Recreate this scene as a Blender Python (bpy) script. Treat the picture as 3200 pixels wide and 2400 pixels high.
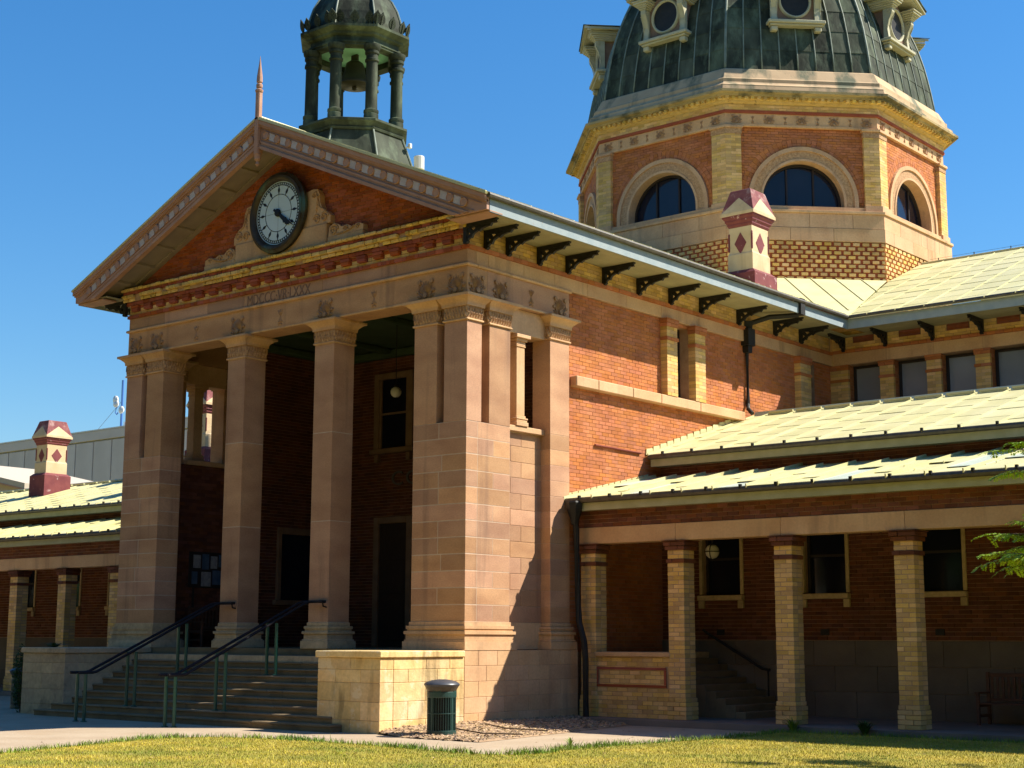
import bpy, math, random
from mathutils import Vector, Matrix
from math import sin, cos, pi, radians, sqrt, atan2, tan

random.seed(7)
for o in list(bpy.data.objects):
    bpy.data.objects.remove(o)
scene = bpy.context.scene
COL = scene.collection

# ------------------------------------------------------------------ camera
yaw, pitch, roll = -0.69558, 0.16537, 0.00369
fw = Vector((sin(yaw)*cos(pitch), cos(yaw)*cos(pitch), sin(pitch)))
rt = Vector((cos(yaw), -sin(yaw), 0))
up = rt.cross(fw)
r2 = rt*cos(roll)+up*sin(roll)
u2 = -rt*sin(roll)+up*cos(roll)
camd = bpy.data.cameras.new('camera')
camd.sensor_width = 36.0
camd.lens = 4775.0*36.0/3200.0
camd.clip_end = 3000
cam = bpy.data.objects.new('camera', camd)
COL.objects.link(cam)
M = Matrix((r2, u2, -fw)).transposed().to_4x4()
M.translation = Vector((22.775, -25.669, 1.8))
cam.matrix_world = M
scene.camera = cam

# ------------------------------------------------------------------ sky and sun
SUN = Vector((0.68, 0.607, 1.0)).normalized()
world = bpy.data.worlds.new('World')
scene.world = world
world.use_nodes = True
wn = world.node_tree.nodes
bg = wn['Background']
sky = wn.new('ShaderNodeTexSky')
sky.sky_type = 'NISHITA'
sky.sun_disc = False
sky.sun_elevation = math.asin(SUN.z)
sky.sun_rotation = atan2(SUN.x, SUN.y)
sky.altitude = 0
sky.air_density = 1.4
sky.dust_density = 0.2
sky.ozone_density = 10.0
sat = wn.new('ShaderNodeHueSaturation')          # the same deep blue over the whole sky
sat.inputs['Saturation'].default_value = 1.18
world.node_tree.links.new(sky.outputs[0], sat.inputs['Color'])
world.node_tree.links.new(sat.outputs[0], bg.inputs[0])
bg.inputs[1].default_value = 0.082
sl = bpy.data.lights.new('sun', 'SUN')
sl.energy = 5.0
sl.angle = radians(0.53)
sl.color = (1.0, 0.93, 0.80)
sun = bpy.data.objects.new('sun', sl)
COL.objects.link(sun)
sun.location = (30, 30, 40)
sun.rotation_euler = SUN.to_track_quat('Z', 'Y').to_euler()
vs = scene.view_settings
vs.view_transform = 'Standard'
vs.look = 'None'
vs.gamma = 1.0
vs.exposure = 0.95
vs.use_curve_mapping = False
scene.render.film_transparent = False

# ------------------------------------------------------------------ materials
def mat(name, c1, c2=None, scale=3.0, rough=0.8, bump=0.0, bscale=40.0, rand=0.0, metal=0.0,
        stain=None, stain_scale=1.0, stain_lo=0.55, stain_hi=0.7, stain_amt=0.6, stretch=(1, 1, 1), spec=0.3, fine=0.0, emit=None, detail=6.0, streak=None, streak_amt=0.5, streak_lo=0.56, streak_hi=0.72, streak_scale=(2.2, 2.2, 0.16)):
    m = bpy.data.materials.new(name)
    m.use_nodes = True
    nt = m.node_tree
    N, L = nt.nodes, nt.links
    b = N['Principled BSDF']
    b.inputs['Roughness'].default_value = rough
    b.inputs['Metallic'].default_value = metal
    b.inputs['Specular IOR Level'].default_value = spec
    tc = N.new('ShaderNodeTexCoord')
    mp = N.new('ShaderNodeMapping')
    mp.inputs['Scale'].default_value = stretch
    L.new(tc.outputs['Object'], mp.inputs[0])
    c2 = c2 or c1
    nz = N.new('ShaderNodeTexNoise')
    nz.inputs['Scale'].default_value = scale
    nz.inputs['Detail'].default_value = detail
    L.new(mp.outputs[0], nz.inputs['Vector'])
    rp = N.new('ShaderNodeMapRange')
    rp.inputs[1].default_value = 0.32
    rp.inputs[2].default_value = 0.68
    L.new(nz.outputs[0], rp.inputs[0])
    mx = N.new('ShaderNodeMix')
    mx.data_type = 'RGBA'
    mx.inputs[6].default_value = (*c1, 1)
    mx.inputs[7].default_value = (*c2, 1)
    L.new(rp.outputs[0], mx.inputs[0])
    out = mx.outputs[2]
    if fine > 0:
        nf = N.new('ShaderNodeTexNoise')
        nf.inputs['Scale'].default_value = bscale*0.6
        nf.inputs['Detail'].default_value = 4
        L.new(mp.outputs[0], nf.inputs['Vector'])
        rf = N.new('ShaderNodeMapRange')
        rf.inputs[1].default_value = 0.3
        rf.inputs[2].default_value = 0.7
        rf.inputs[3].default_value = 1-fine
        rf.inputs[4].default_value = 1+fine
        L.new(nf.outputs[0], rf.inputs[0])
        vm = N.new('ShaderNodeVectorMath')
        vm.operation = 'SCALE'
        L.new(out, vm.inputs[0])
        L.new(rf.outputs[0], vm.inputs['Scale'])
        out = vm.outputs[0]
    if rand > 0:
        oi = N.new('ShaderNodeObjectInfo')
        ge = N.new('ShaderNodeNewGeometry')
        ad = N.new('ShaderNodeMath')
        ad.operation = 'ADD'
        L.new(oi.outputs['Random'], ad.inputs[0])
        L.new(ge.outputs['Random Per Island'], ad.inputs[1])
        fr = N.new('ShaderNodeMath')
        fr.operation = 'FRACT'
        L.new(ad.outputs[0], fr.inputs[0])
        hs = N.new('ShaderNodeHueSaturation')
        r1 = N.new('ShaderNodeMapRange')
        r1.inputs[3].default_value = 1-rand
        r1.inputs[4].default_value = 1+rand
        L.new(fr.outputs[0], r1.inputs[0])
        L.new(r1.outputs[0], hs.inputs['Value'])
        m7 = N.new('ShaderNodeMath')
        m7.operation = 'MULTIPLY'
        m7.inputs[1].default_value = 7.31
        L.new(fr.outputs[0], m7.inputs[0])
        f2 = N.new('ShaderNodeMath')
        f2.operation = 'FRACT'
        L.new(m7.outputs[0], f2.inputs[0])
        r2_ = N.new('ShaderNodeMapRange')
        r2_.inputs[3].default_value = 0.5-rand*0.025
        r2_.inputs[4].default_value = 0.5+rand*0.03
        L.new(f2.outputs[0], r2_.inputs[0])
        L.new(r2_.outputs[0], hs.inputs['Hue'])
        r3 = N.new('ShaderNodeMapRange')
        r3.inputs[3].default_value = 1-rand*0.35
        r3.inputs[4].default_value = 1+rand*0.3
        L.new(f2.outputs[0], r3.inputs[0])
        L.new(r3.outputs[0], hs.inputs['Saturation'])
        L.new(out, hs.inputs['Color'])
        out = hs.outputs[0]
    if stain:
        ns = N.new('ShaderNodeTexNoise')
        ns.inputs['Scale'].default_value = stain_scale
        ns.inputs['Detail'].default_value = 7
        ns.inputs['Roughness'].default_value = 0.65
        L.new(mp.outputs[0], ns.inputs['Vector'])
        rs = N.new('ShaderNodeMapRange')
        rs.inputs[1].default_value = stain_lo
        rs.inputs[2].default_value = stain_hi
        rs.inputs[4].default_value = stain_amt
        L.new(ns.outputs[0], rs.inputs[0])
        ms = N.new('ShaderNodeMix')
        ms.data_type = 'RGBA'
        L.new(rs.outputs[0], ms.inputs[0])
        L.new(out, ms.inputs[6])
        ms.inputs[7].default_value = (*stain, 1)
        out = ms.outputs[2]
    if streak:       # run-off marks down the face
        mk = N.new('ShaderNodeMapping')
        mk.inputs['Scale'].default_value = streak_scale
        L.new(tc.outputs['Object'], mk.inputs[0])
        nk = N.new('ShaderNodeTexNoise')
        nk.inputs['Scale'].default_value = 1.0
        nk.inputs['Detail'].default_value = 6
        nk.inputs['Roughness'].default_value = 0.6
        L.new(mk.outputs[0], nk.inputs['Vector'])
        rk_ = N.new('ShaderNodeMapRange')
        rk_.inputs[1].default_value = streak_lo
        rk_.inputs[2].default_value = streak_hi
        rk_.inputs[4].default_value = streak_amt
        L.new(nk.outputs[0], rk_.inputs[0])
        mk2 = N.new('ShaderNodeMix')
        mk2.data_type = 'RGBA'
        L.new(rk_.outputs[0], mk2.inputs[0])
        L.new(out, mk2.inputs[6])
        mk2.inputs[7].default_value = (*streak, 1)
        out = mk2.outputs[2]
    L.new(out, b.inputs['Base Color'])
    if bump > 0:
        nb = N.new('ShaderNodeTexNoise')
        nb.inputs['Scale'].default_value = bscale
        nb.inputs['Detail'].default_value = 5
        L.new(mp.outputs[0], nb.inputs['Vector'])
        bp = N.new('ShaderNodeBump')
        bp.inputs['Strength'].default_value = bump
        bp.inputs['Distance'].default_value = 0.02
        L.new(nb.outputs[0], bp.inputs['Height'])
        L.new(bp.outputs[0], b.inputs['Normal'])
    if emit:
        b.inputs['Emission Color'].default_value = (*emit[0], 1)
        b.inputs['Emission Strength'].default_value = emit[1]
    return m

STONE = mat('pink_sandstone', (0.40, 0.21, 0.115), (0.53, 0.305, 0.17), 0.9, 0.85, 0.25, 30, 0.17, stain=(0.28, 0.16, 0.10), stain_scale=1.3, stain_lo=0.56, stain_hi=0.8, stain_amt=0.45, stretch=(1, 1, 2.2), fine=0.10, streak=(0.17, 0.10, 0.07), streak_amt=0.5)
STONEP = mat('pale_sandstone', (0.53, 0.31, 0.16), (0.63, 0.40, 0.22), 1.4, 0.85, 0.2, 30, 0.08, streak=(0.20, 0.13, 0.08), streak_amt=0.5, fine=0.08, stain=(0.30, 0.19, 0.12), stain_scale=1.1, stain_lo=0.6, stain_hi=0.85, stain_amt=0.35)
PARA = mat('green_streaked_parapet_stone', (0.44, 0.30, 0.17), (0.54, 0.38, 0.22), 1.4, 0.85, 0.2, 30, streak=(0.085, 0.11, 0.07), streak_amt=0.85, streak_lo=0.50, streak_hi=0.62, streak_scale=(1.1, 1.1, 0.1))
EDGE = mat('blackened_cornice_stone', (0.30, 0.23, 0.11), (0.46, 0.34, 0.16), 1.6, 0.9, 0.3, 20, stain=(0.05, 0.055, 0.035), stain_scale=1.1, stain_lo=0.48, stain_hi=0.62, stain_amt=0.85)
DOORST = mat('shade_darkened_door_surround', (0.22, 0.13, 0.075), (0.28, 0.17, 0.10), 3, 0.85, 0.2, 30)  # sandstone darkened so the interior shade sits in its colour
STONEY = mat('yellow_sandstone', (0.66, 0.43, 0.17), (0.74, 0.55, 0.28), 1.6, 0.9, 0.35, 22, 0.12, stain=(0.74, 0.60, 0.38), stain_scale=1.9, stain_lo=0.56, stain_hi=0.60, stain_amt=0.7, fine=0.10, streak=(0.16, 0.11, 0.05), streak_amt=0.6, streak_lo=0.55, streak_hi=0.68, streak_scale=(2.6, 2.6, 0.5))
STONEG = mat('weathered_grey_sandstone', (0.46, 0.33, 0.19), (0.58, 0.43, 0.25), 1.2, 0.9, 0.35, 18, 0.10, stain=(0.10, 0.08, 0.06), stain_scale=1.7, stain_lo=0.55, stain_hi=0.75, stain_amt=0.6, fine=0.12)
CARVED = mat('carved_sandstone', (0.36, 0.20, 0.10), (0.55, 0.34, 0.18), 14, 0.9, 1.0, 26, 0.05)
LEAFY = mat('carved_ornament_stone', (0.33, 0.19, 0.11), (0.44, 0.27, 0.15), 6, 0.9, 0.3, 40, 0.05)
MORTAR = mat('pale_mortar', (0.58, 0.44, 0.32), (0.48, 0.35, 0.25), 5, 0.95, 0.2, 60)
MORTARD = mat('brown_mortar', (0.34, 0.20, 0.12), (0.46, 0.30, 0.19), 5, 0.95, 0.2, 60)
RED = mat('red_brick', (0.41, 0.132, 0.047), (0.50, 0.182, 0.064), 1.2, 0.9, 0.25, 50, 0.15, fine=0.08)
DADO = mat('dark_dado_stone', (0.14, 0.108, 0.08), (0.20, 0.155, 0.115), 1.2, 0.9, 0.35, 18, 0.10)
REDT = mat('deep_red_brick', (0.30, 0.07, 0.028), (0.38, 0.10, 0.04), 2.0, 0.9, 0.25, 50, 0.24, fine=0.08)
REDV = mat('shade_darkened_brown_red_brick', (0.13, 0.042, 0.022), (0.18, 0.062, 0.032), 2.0, 0.9, 0.25, 50, 0.28)  # brown-red brick, base colour lowered further to deepen the interior shade
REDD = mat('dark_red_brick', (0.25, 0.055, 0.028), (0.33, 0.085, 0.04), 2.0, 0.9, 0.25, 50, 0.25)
YEL = mat('cream_brick', (0.60, 0.35, 0.11), (0.68, 0.45, 0.18), 2.0, 0.9, 0.25, 50, 0.22, fine=0.08)
YELM = mat('cream_brick_mouldings', (0.56, 0.36, 0.10), (0.66, 0.46, 0.16), 5.0, 0.9, 0.4, 30, 0.22, stain=(0.16, 0.09, 0.03), stain_scale=6, stain_lo=0.60, stain_hi=0.68, stain_amt=0.8)
TRIM = mat('brown_painted_timber', (0.38, 0.205, 0.135), (0.45, 0.26, 0.18), 3, 0.75, 0.15, 50, 0.04, stain=(0.62, 0.50, 0.42), stain_scale=7, stain_lo=0.66, stain_hi=0.72, stain_amt=0.6)
TRIMW = mat('white_rake_panel', (0.54, 0.48, 0.46), (0.44, 0.37, 0.35), 4, 0.8, 0.1, 50, stain=(0.40, 0.25, 0.20), stain_scale=7, stain_lo=0.62, stain_hi=0.68, stain_amt=0.6)
SOFF = mat('olive_painted_soffit', (0.29, 0.26, 0.15), (0.36, 0.32, 0.19), 2.0, 0.8, 0.1, 60, 0.05)
SOFFG = mat('taupe_coffer_paint', (0.24, 0.19, 0.15), (0.30, 0.24, 0.18), 2.0, 0.8, 0.1, 60, 0.04)
FASC = mat('blue_white_fascia_paint', (0.25, 0.31, 0.33), (0.31, 0.36, 0.37), 4.0, 0.7, 0.15, 50, stain=(0.32, 0.28, 0.22), stain_scale=9, stain_lo=0.64, stain_hi=0.70, stain_amt=0.7)
FASCO = mat('olive_fascia_paint', (0.36, 0.35, 0.20), (0.44, 0.43, 0.27), 3.0, 0.7, 0.1, 50)
GUT = mat('dark_gutter_metal', (0.055, 0.045, 0.03), (0.10, 0.085, 0.06), 8, 0.5, 0.1, 60, spec=0.5)
IRON = mat('black_painted_iron', (0.012, 0.012, 0.011), (0.022, 0.02, 0.018), 6, 0.55, 0.1, 60)
ROOF = mat('cream_green_roof_metal', (0.56, 0.52, 0.255), (0.62, 0.58, 0.32), 1.3, 0.5, 0.10, 24, 0.06, stain=(0.50, 0.33, 0.14), stain_scale=0.8, stain_lo=0.60, stain_hi=0.80, stain_amt=0.35, spec=0.35, fine=0.04, streak=(0.40, 0.38, 0.20), streak_amt=0.35, streak_scale=(3.0, 0.25, 0.6))
ROOFG = mat('replacement_grey_green_roof_sheet', (0.44, 0.50, 0.42), (0.52, 0.57, 0.48), 2, 0.5, 0.1, 24, 0.05, spec=0.4)
COPPER = mat('dark_patinated_copper', (0.016, 0.020, 0.012), (0.075, 0.09, 0.058), 1.7, 0.75, 0.6, 7, 0.35, metal=0.0, stain=(0.21, 0.27, 0.17), stain_scale=1.9, stain_lo=0.50, stain_hi=0.78, stain_amt=0.6, stretch=(1, 1, 0.45), spec=0.15)
COPPERG = mat('green_patina_seam', (0.12, 0.15, 0.115), (0.22, 0.26, 0.20), 4, 0.6, 0.2, 30, spec=0.4)
VERDI = mat('pale_verdigris', (0.16, 0.42, 0.24), (0.26, 0.52, 0.33), 2, 0.7, 0.1, 30)
DORM = mat('cream_dormer_paint', (0.38, 0.36, 0.23), (0.46, 0.43, 0.30), 3, 0.7, 0.15, 40, 0.05)
DORMB = mat('brown_dormer_wall', (0.20, 0.12, 0.08), (0.27, 0.17, 0.11), 3, 0.8)
MAROONW = mat('chalky_weathered_maroon', (0.17, 0.045, 0.05), (0.24, 0.08, 0.075), 4, 0.8, 0.2, 40, stain=(0.48, 0.34, 0.31), stain_scale=2.2, stain_lo=0.50, stain_hi=0.66, stain_amt=0.7)
MAROON = mat('maroon_paint', (0.15, 0.032, 0.038), (0.20, 0.05, 0.05), 4, 0.7, 0.15, 40, stain=(0.62, 0.46, 0.44), stain_scale=5, stain_lo=0.62, stain_hi=0.66, stain_amt=0.55)
CREAM = mat('cream_render', (0.55, 0.40, 0.23), (0.62, 0.48, 0.30), 2.4, 0.85, 0.3, 30, streak=(0.28, 0.19, 0.12), streak_amt=0.6, stain=(0.40, 0.28, 0.18), stain_scale=2.5, stain_lo=0.58, stain_hi=0.7, stain_amt=0.5)
GLASS = mat('dark_window_glass', (0.008, 0.010, 0.022), (0.012, 0.015, 0.03), 1.0, 0.08, spec=0.35)
GLASSG = mat('grey_curtained_glass', (0.20, 0.21, 0.24), (0.26, 0.27, 0.30), 0.7, 0.15, spec=0.6)
FRAME = mat('dark_window_frame', (0.03, 0.022, 0.02), None, 5, 0.6)
DOOR = mat('dark_timber_door', (0.035, 0.02, 0.014), (0.05, 0.03, 0.02), 5, 0.6, stretch=(6, 6, 1))
GREENC = mat('green_ceiling_paint', (0.055, 0.085, 0.04), (0.075, 0.11, 0.055), 2, 0.8)
PAVE = mat('pale_concrete_path', (0.36, 0.27, 0.18), (0.42, 0.33, 0.23), 0.8, 0.9, 0.2, 40, stain=(0.38, 0.26, 0.15), stain_scale=0.9, stain_lo=0.55, stain_hi=0.75, stain_amt=0.4, fine=0.08)
SLAB = mat('grey_verandah_slab', (0.17, 0.14, 0.115), (0.22, 0.18, 0.15), 1.2, 0.9, 0.2, 30)
STEPM = mat('worn_stone_step', (0.20, 0.14, 0.075), (0.27, 0.19, 0.105), 1.4, 0.9, 0.4, 14, 0.12, stain=(0.12, 0.09, 0.06), stain_scale=2.2, stain_lo=0.55, stain_hi=0.7, stain_amt=0.6)
LAWN = mat('lawn_turf', (0.19, 0.18, 0.025), (0.36, 0.27, 0.04), 0.55, 0.95, 0.6, 30, stain=(0.30, 0.25, 0.05), stain_scale=2.5, stain_lo=0.5, stain_hi=0.7, stain_amt=0.5)
BLADE = mat('grass_blade', (0.17, 0.24, 0.02), (0.66, 0.49, 0.07), 0.7, 0.7, rand=0.35)
BLADEG = mat('green_edge_grass_blade', (0.09, 0.19, 0.015), (0.26, 0.32, 0.035), 1.2, 0.7, rand=0.3)
MULCH = mat('dry_soil_bed', (0.30, 0.19, 0.11), (0.44, 0.30, 0.18), 4, 0.95, 0.9, 16, stain=(0.14, 0.09, 0.05), stain_scale=3, stain_lo=0.5, stain_hi=0.65, stain_amt=0.6)
CHIP = mat('bark_chip', (0.26, 0.16, 0.09), (0.46, 0.33, 0.20), 9, 0.9, rand=0.5)
BINM = mat('dark_green_bin_steel', (0.014, 0.045, 0.038), (0.02, 0.06, 0.05), 4, 0.4, spec=0.5)
BINL = mat('slate_bin_lid', (0.045, 0.048, 0.058), (0.065, 0.068, 0.08), 6, 0.4, spec=0.5)
POSTG = mat('green_handrail_post_paint', (0.015, 0.075, 0.045), (0.02, 0.095, 0.06), 5, 0.35, spec=0.5)
RAILM = mat('black_handrail_paint', (0.02, 0.017, 0.02), None, 5, 0.65, spec=0.15)
WOOD = mat('dark_bench_timber', (0.11, 0.05, 0.03), (0.16, 0.075, 0.045), 4, 0.7, stretch=(1, 6, 6))
OFFICE = mat('grey_precast_panel', (0.46, 0.42, 0.385), (0.54, 0.495, 0.455), 0.4, 0.9, 0.1, 8, 0.06)
OFFTOP = mat('pale_parapet_flashing', (0.55, 0.55, 0.53), None, 2, 0.6)
WHITE = mat('white_paint', (0.75, 0.75, 0.73), (0.68, 0.68, 0.65), 4, 0.5)
BLUEP = mat('blue_mast_paint', (0.06, 0.16, 0.42), None, 4, 0.5)
BRONZE = mat('patinated_bronze_rim', (0.035, 0.026, 0.018), (0.08, 0.06, 0.035), 3, 0.5, 0.15, 30, stain=(0.07, 0.16, 0.13), stain_scale=1.6, stain_lo=0.52, stain_hi=0.68, stain_amt=0.8, metal=0.3)
DIAL = mat('pale_blue_clock_glass', (0.50, 0.62, 0.66), (0.56, 0.67, 0.70), 1.2, 0.25, spec=0.5)
BLACK = mat('black_clock_ironwork', (0.012, 0.012, 0.016), None, 4, 0.5)
BELLM = mat('dark_bell_bronze', (0.045, 0.04, 0.02), (0.07, 0.06, 0.03), 3, 0.5, metal=0.4)
OPAL = mat('opal_lamp_glass', (0.66, 0.62, 0.52), None, 3, 0.3)
LEAFM = mat('bright_green_leaflet', (0.16, 0.30, 0.015), (0.32, 0.43, 0.035), 6, 0.55, rand=0.3)
LEAFD = mat('dark_green_leaf', (0.03, 0.07, 0.015), (0.06, 0.12, 0.025), 6, 0.6, rand=0.3)
BARK = mat('brown_bark', (0.10, 0.07, 0.045), (0.16, 0.11, 0.07), 6, 0.9, 0.5, 20)
PAPER = mat('white_notice_paper', (0.36, 0.36, 0.35), (0.22, 0.22, 0.24), 9, 0.8)
PAPERB = mat('blue_notice_paper', (0.05, 0.09, 0.15), (0.10, 0.15, 0.22), 5, 0.8)
LETTER = mat('shadow_dark_lettering', (0.20, 0.115, 0.075), (0.25, 0.145, 0.095), 8, 0.9)  # dark tone stands in for shadow inside the cut strokes
SIGNM = mat('dull_metal_lettering', (0.13, 0.115, 0.10), None, 8, 0.6)
SHED = mat('cream_distant_wall', (0.50, 0.41, 0.31), None, 1, 0.9)
SHEDR = mat('pale_distant_roof', (0.46, 0.40, 0.32), None, 1, 0.8)

# ------------------------------------------------------------------ mesh helpers
class MB:
    def __init__(s):
        s.v = []; s.f = []; s.smooth = False
    def add(s, vs, fs):
        n = len(s.v)
        s.v.extend([tuple(p) for p in vs])
        s.f.extend([tuple(i+n for i in f) for f in fs])
        return s
    def box(s, x0, x1, y0, y1, z0, z1):
        x0, x1 = min(x0, x1), max(x0, x1); y0, y1 = min(y0, y1), max(y0, y1); z0, z1 = min(z0, z1), max(z0, z1)
        return s.add([(x0, y0, z0), (x1, y0, z0), (x1, y1, z0), (x0, y1, z0), (x0, y0, z1), (x1, y0, z1), (x1, y1, z1), (x0, y1, z1)],
                     [(0, 3, 2, 1), (4, 5, 6, 7), (0, 1, 5, 4), (1, 2, 6, 5), (2, 3, 7, 6), (3, 0, 4, 7)])
    def obox(s, o, u, v, n, u0, u1, v0, v1, w0, w1, back=True):
        P = lambda a, b, c: (o[0]+u[0]*a+v[0]*b+n[0]*c, o[1]+u[1]*a+v[1]*b+n[1]*c, o[2]+u[2]*a+v[2]*b+n[2]*c)
        vs_ = [P(u0, v0, w0), P(u1, v0, w0), P(u1, v1, w0), P(u0, v1, w0), P(u0, v0, w1), P(u1, v0, w1), P(u1, v1, w1), P(u0, v1, w1)]
        fs = [(4, 5, 6, 7), (0, 1, 5, 4), (1, 2, 6, 5), (2, 3, 7, 6), (3, 0, 4, 7)]
        if back:
            fs.append((0, 3, 2, 1))
        return s.add(vs_, fs)
    def cbox(s, x0, x1, y0, y1, z0, z1, c=0.012):
        # box with chamfered edges
        x0, x1 = min(x0, x1), max(x0, x1); y0, y1 = min(y0, y1), max(y0, y1)
        c = min(c, (x1-x0)/3, (y1-y0)/3, (z1-z0)/3)
        vs_ = []; idx = {}
        for ix, X in enumerate((x0, x1)):
            for iy, Y in enumerate((y0, y1)):
                for iz, Z in enumerate((z0, z1)):
                    dx = c if ix == 0 else -c; dy = c if iy == 0 else -c; dz = c if iz == 0 else -c
                    idx[ix, iy, iz] = len(vs_)
                    vs_ += [(X, Y+dy, Z+dz), (X+dx, Y, Z+dz), (X+dx, Y+dy, Z)]
        I = lambda a, b, c_, k: idx[a, b, c_]+k
        fs = []
        for a in (0, 1):
            fs.append(tuple(I(a, b, c_, 0) for b, c_ in ((0, 0), (1, 0), (1, 1), (0, 1))))
            fs.append(tuple(I(b, a, c_, 1) for b, c_ in ((0, 0), (1, 0), (1, 1), (0, 1))))
            fs.append(tuple(I(b, c_, a, 2) for b, c_ in ((0, 0), (1, 0), (1, 1), (0, 1))))
        for a in (0, 1):
            for b in (0, 1):
                fs.append((I(a, b, 0, 0), I(a, b, 1, 0), I(a, b, 1, 1), I(a, b, 0, 1)))
                fs.append((I(a, 0, b, 0), I(a, 1, b, 0), I(a, 1, b, 2), I(a, 0, b, 2)))
                fs.append((I(0, a, b, 1), I(1, a, b, 1), I(1, a, b, 2), I(0, a, b, 2)))
        for k in idx.values():
            fs.append((k, k+1, k+2))
        return s.add(vs_, fs)
    def prism(s, o, u, v, n, poly, w0, w1):
        k = len(poly)
        P = lambda a, b, c: (o[0]+u[0]*a+v[0]*b+n[0]*c, o[1]+u[1]*a+v[1]*b+n[1]*c, o[2]+u[2]*a+v[2]*b+n[2]*c)
        vs_ = [P(a, b, w0) for a, b in poly]+[P(a, b, w1) for a, b in poly]
        fs = [tuple(range(k-1, -1, -1)), tuple(range(k, 2*k))]
        fs += [(i, (i+1) % k, (i+1) % k+k, i+k) for i in range(k)]
        return s.add(vs_, fs)
    def loft(s, rings, cap=True):
        k = len(rings[0]); base = []
        for r in rings:
            base += r
        fs = []
        for j in range(len(rings)-1):
            for i in range(k):
                fs.append((j*k+i, j*k+(i+1) % k, (j+1)*k+(i+1) % k, (j+1)*k+i))
        if cap:
            fs.append(tuple(range(k-1, -1, -1)))
            fs.append(tuple((len(rings)-1)*k+i for i in range(k)))
        return s.add(base, fs)
    def lathe(s, prof, c=(0, 0, 0), n=16, cap=True, ax=None):
        rings = []
        for r, h in prof:
            ring = []
            for i in range(n):
                a = 2*pi*i/n
                if ax is None:
                    ring.append((c[0]+r*cos(a), c[1]+r*sin(a), c[2]+h))
                else:       # axis = -Y (towards the viewer of the front)
                    ring.append((c[0]+r*cos(a), c[1]-h, c[2]+r*sin(a)))
            rings.append(ring)
        return s.loft(rings, cap)
    def tube(s, path, r, n=8, cap=True):
        rings = []
        pts = [Vector(p) for p in path]
        for i, p in enumerate(pts):
            d = (pts[min(i+1, len(pts)-1)]-pts[max(i-1, 0)])
            d = d.normalized() if d.length > 1e-9 else Vector((0, 0, 1))
            a = d.cross(Vector((0, 0, 1)))
            if a.length < 1e-3:
                a = d.cross(Vector((0, 1, 0)))
            a.normalize(); b = d.cross(a)
            rr = r[i] if isinstance(r, (list, tuple)) else r
            rings.append([tuple(p+a*rr*cos(2*pi*k/n)+b*rr*sin(2*pi*k/n)) for k in range(n)])
        return s.loft(rings, cap)
    def oct(s, cx, cy, prof, cap=True):
        rings = []
        for a, z in prof:
            R = a/cos(pi/8)
            rings.append([(cx+R*cos(pi/8+k*pi/4), cy+R*sin(pi/8+k*pi/4), z) for k in range(8)])
        return s.loft(rings, cap)
    def mesh(s, name, mats, smooth=False):
        me = bpy.data.meshes.new(name)
        me.from_pydata(s.v, [], s.f)
        for m in (mats if isinstance(mats, (list, tuple)) else [mats]):
            me.materials.append(m)
        if smooth or s.smooth:
            for p in me.polygons:
                p.use_smooth = True
        me.update()
        return me
    def obj(s, name, m, parent=None, smooth=False, **kw):
        return put(name, s.mesh(name, m, smooth), parent, **kw)

def put(name, me, parent=None, label=None, cat=None, group=None, kind=None, loc=None):
    o = bpy.data.objects.new(name, me)
    COL.objects.link(o)
    if parent is not None:
        o.parent = parent
    if loc is not None:
        o.location = loc
    if label: o['label'] = label
    if cat: o['category'] = cat
    if group: o['group'] = group
    if kind: o['kind'] = kind
    return o

def thing(name, label, cat, loc=(0, 0, 0), rz=0, group=None):
    o = put(name, None, None, label, cat, group)
    o.location = loc; o.rotation_euler = (0, 0, rz)
    return o

def dup(o, parent=None):
    c = o.copy(); COL.objects.link(c); c.parent = parent
    for ch in o.children:
        dup(ch, c)
    return c

def smooth_by_angle(o, ang=40):
    me = o.data
    for p in me.polygons:
        p.use_smooth = True
    try:
        me.set_sharp_from_angle(angle=radians(ang))
    except Exception:
        pass
    return o

X_, Y_, Z_ = (1, 0, 0), (0, 1, 0), (0, 0, 1)
NX, NY, NZ = (-1, 0, 0), (0, -1, 0), (0, 0, -1)

def fullspan(W):
    return lambda v: [(0, W)]

def brick_rows(o, u, v, n, H, spans, L=0.27, h=0.095, gap=0.011, proud=0.012, off=0.0, jit=0.004):
    """list of brick boxes (args of obox) laid in stretcher bond"""
    out = []
    r = 0
    z = off
    while z < H-0.02:
        z1 = min(z+h, H)
        for a, b in spans(z+h*0.5):
            x = a-((r % 2)*0.5+0.0)*L
            while x < b:
                x0, x1 = max(x, a), min(x+L, b)
                if x1-x0 > 0.03:
                    out.append((o, u, v, n, x0+gap/2, x1-gap/2, z+gap/2, z1-gap/2, -0.06, proud+random.uniform(-jit, jit)))
                x += L
        z = z1; r += 1
    return out

RB = MB()      # all further red bricks, one mesh
RT = MB()      # deep red bricks of the pediment
RV = MB()      # brown-red bricks inside the verandahs and portico, colour darkened for shade
YB = MB()      # all further cream bricks, one mesh
def lay(mb, rows):
    for a in rows:
        mb.obox(*a, back=False)

# ------------------------------------------------------------------ the courthouse
CH = thing('courthouse', 'red and cream brick courthouse with sandstone clock portico, bell cupola and copper dome', 'courthouse')
def part(name, mb, m, parent=None, smooth=False, label=None, kind=None):
    return mb.obj(name, m, parent or CH, smooth, label=label, kind=kind)
O0 = (0, 0, 0)
XL = -12.8           # left end of portico; its axis is x = -6.4
def mir(x, left):
    return XL-x if left else x
def lpoly(p, left=False):
    q = [(-1.65-p, -p), (p, -p), (p, 1.55+p), (-0.72-p, 1.55+p), (-0.72-p, 0.72+p), (-1.65-p, 0.72+p)]
    return [(mir(x, left), y) for x, y in q]

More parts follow.
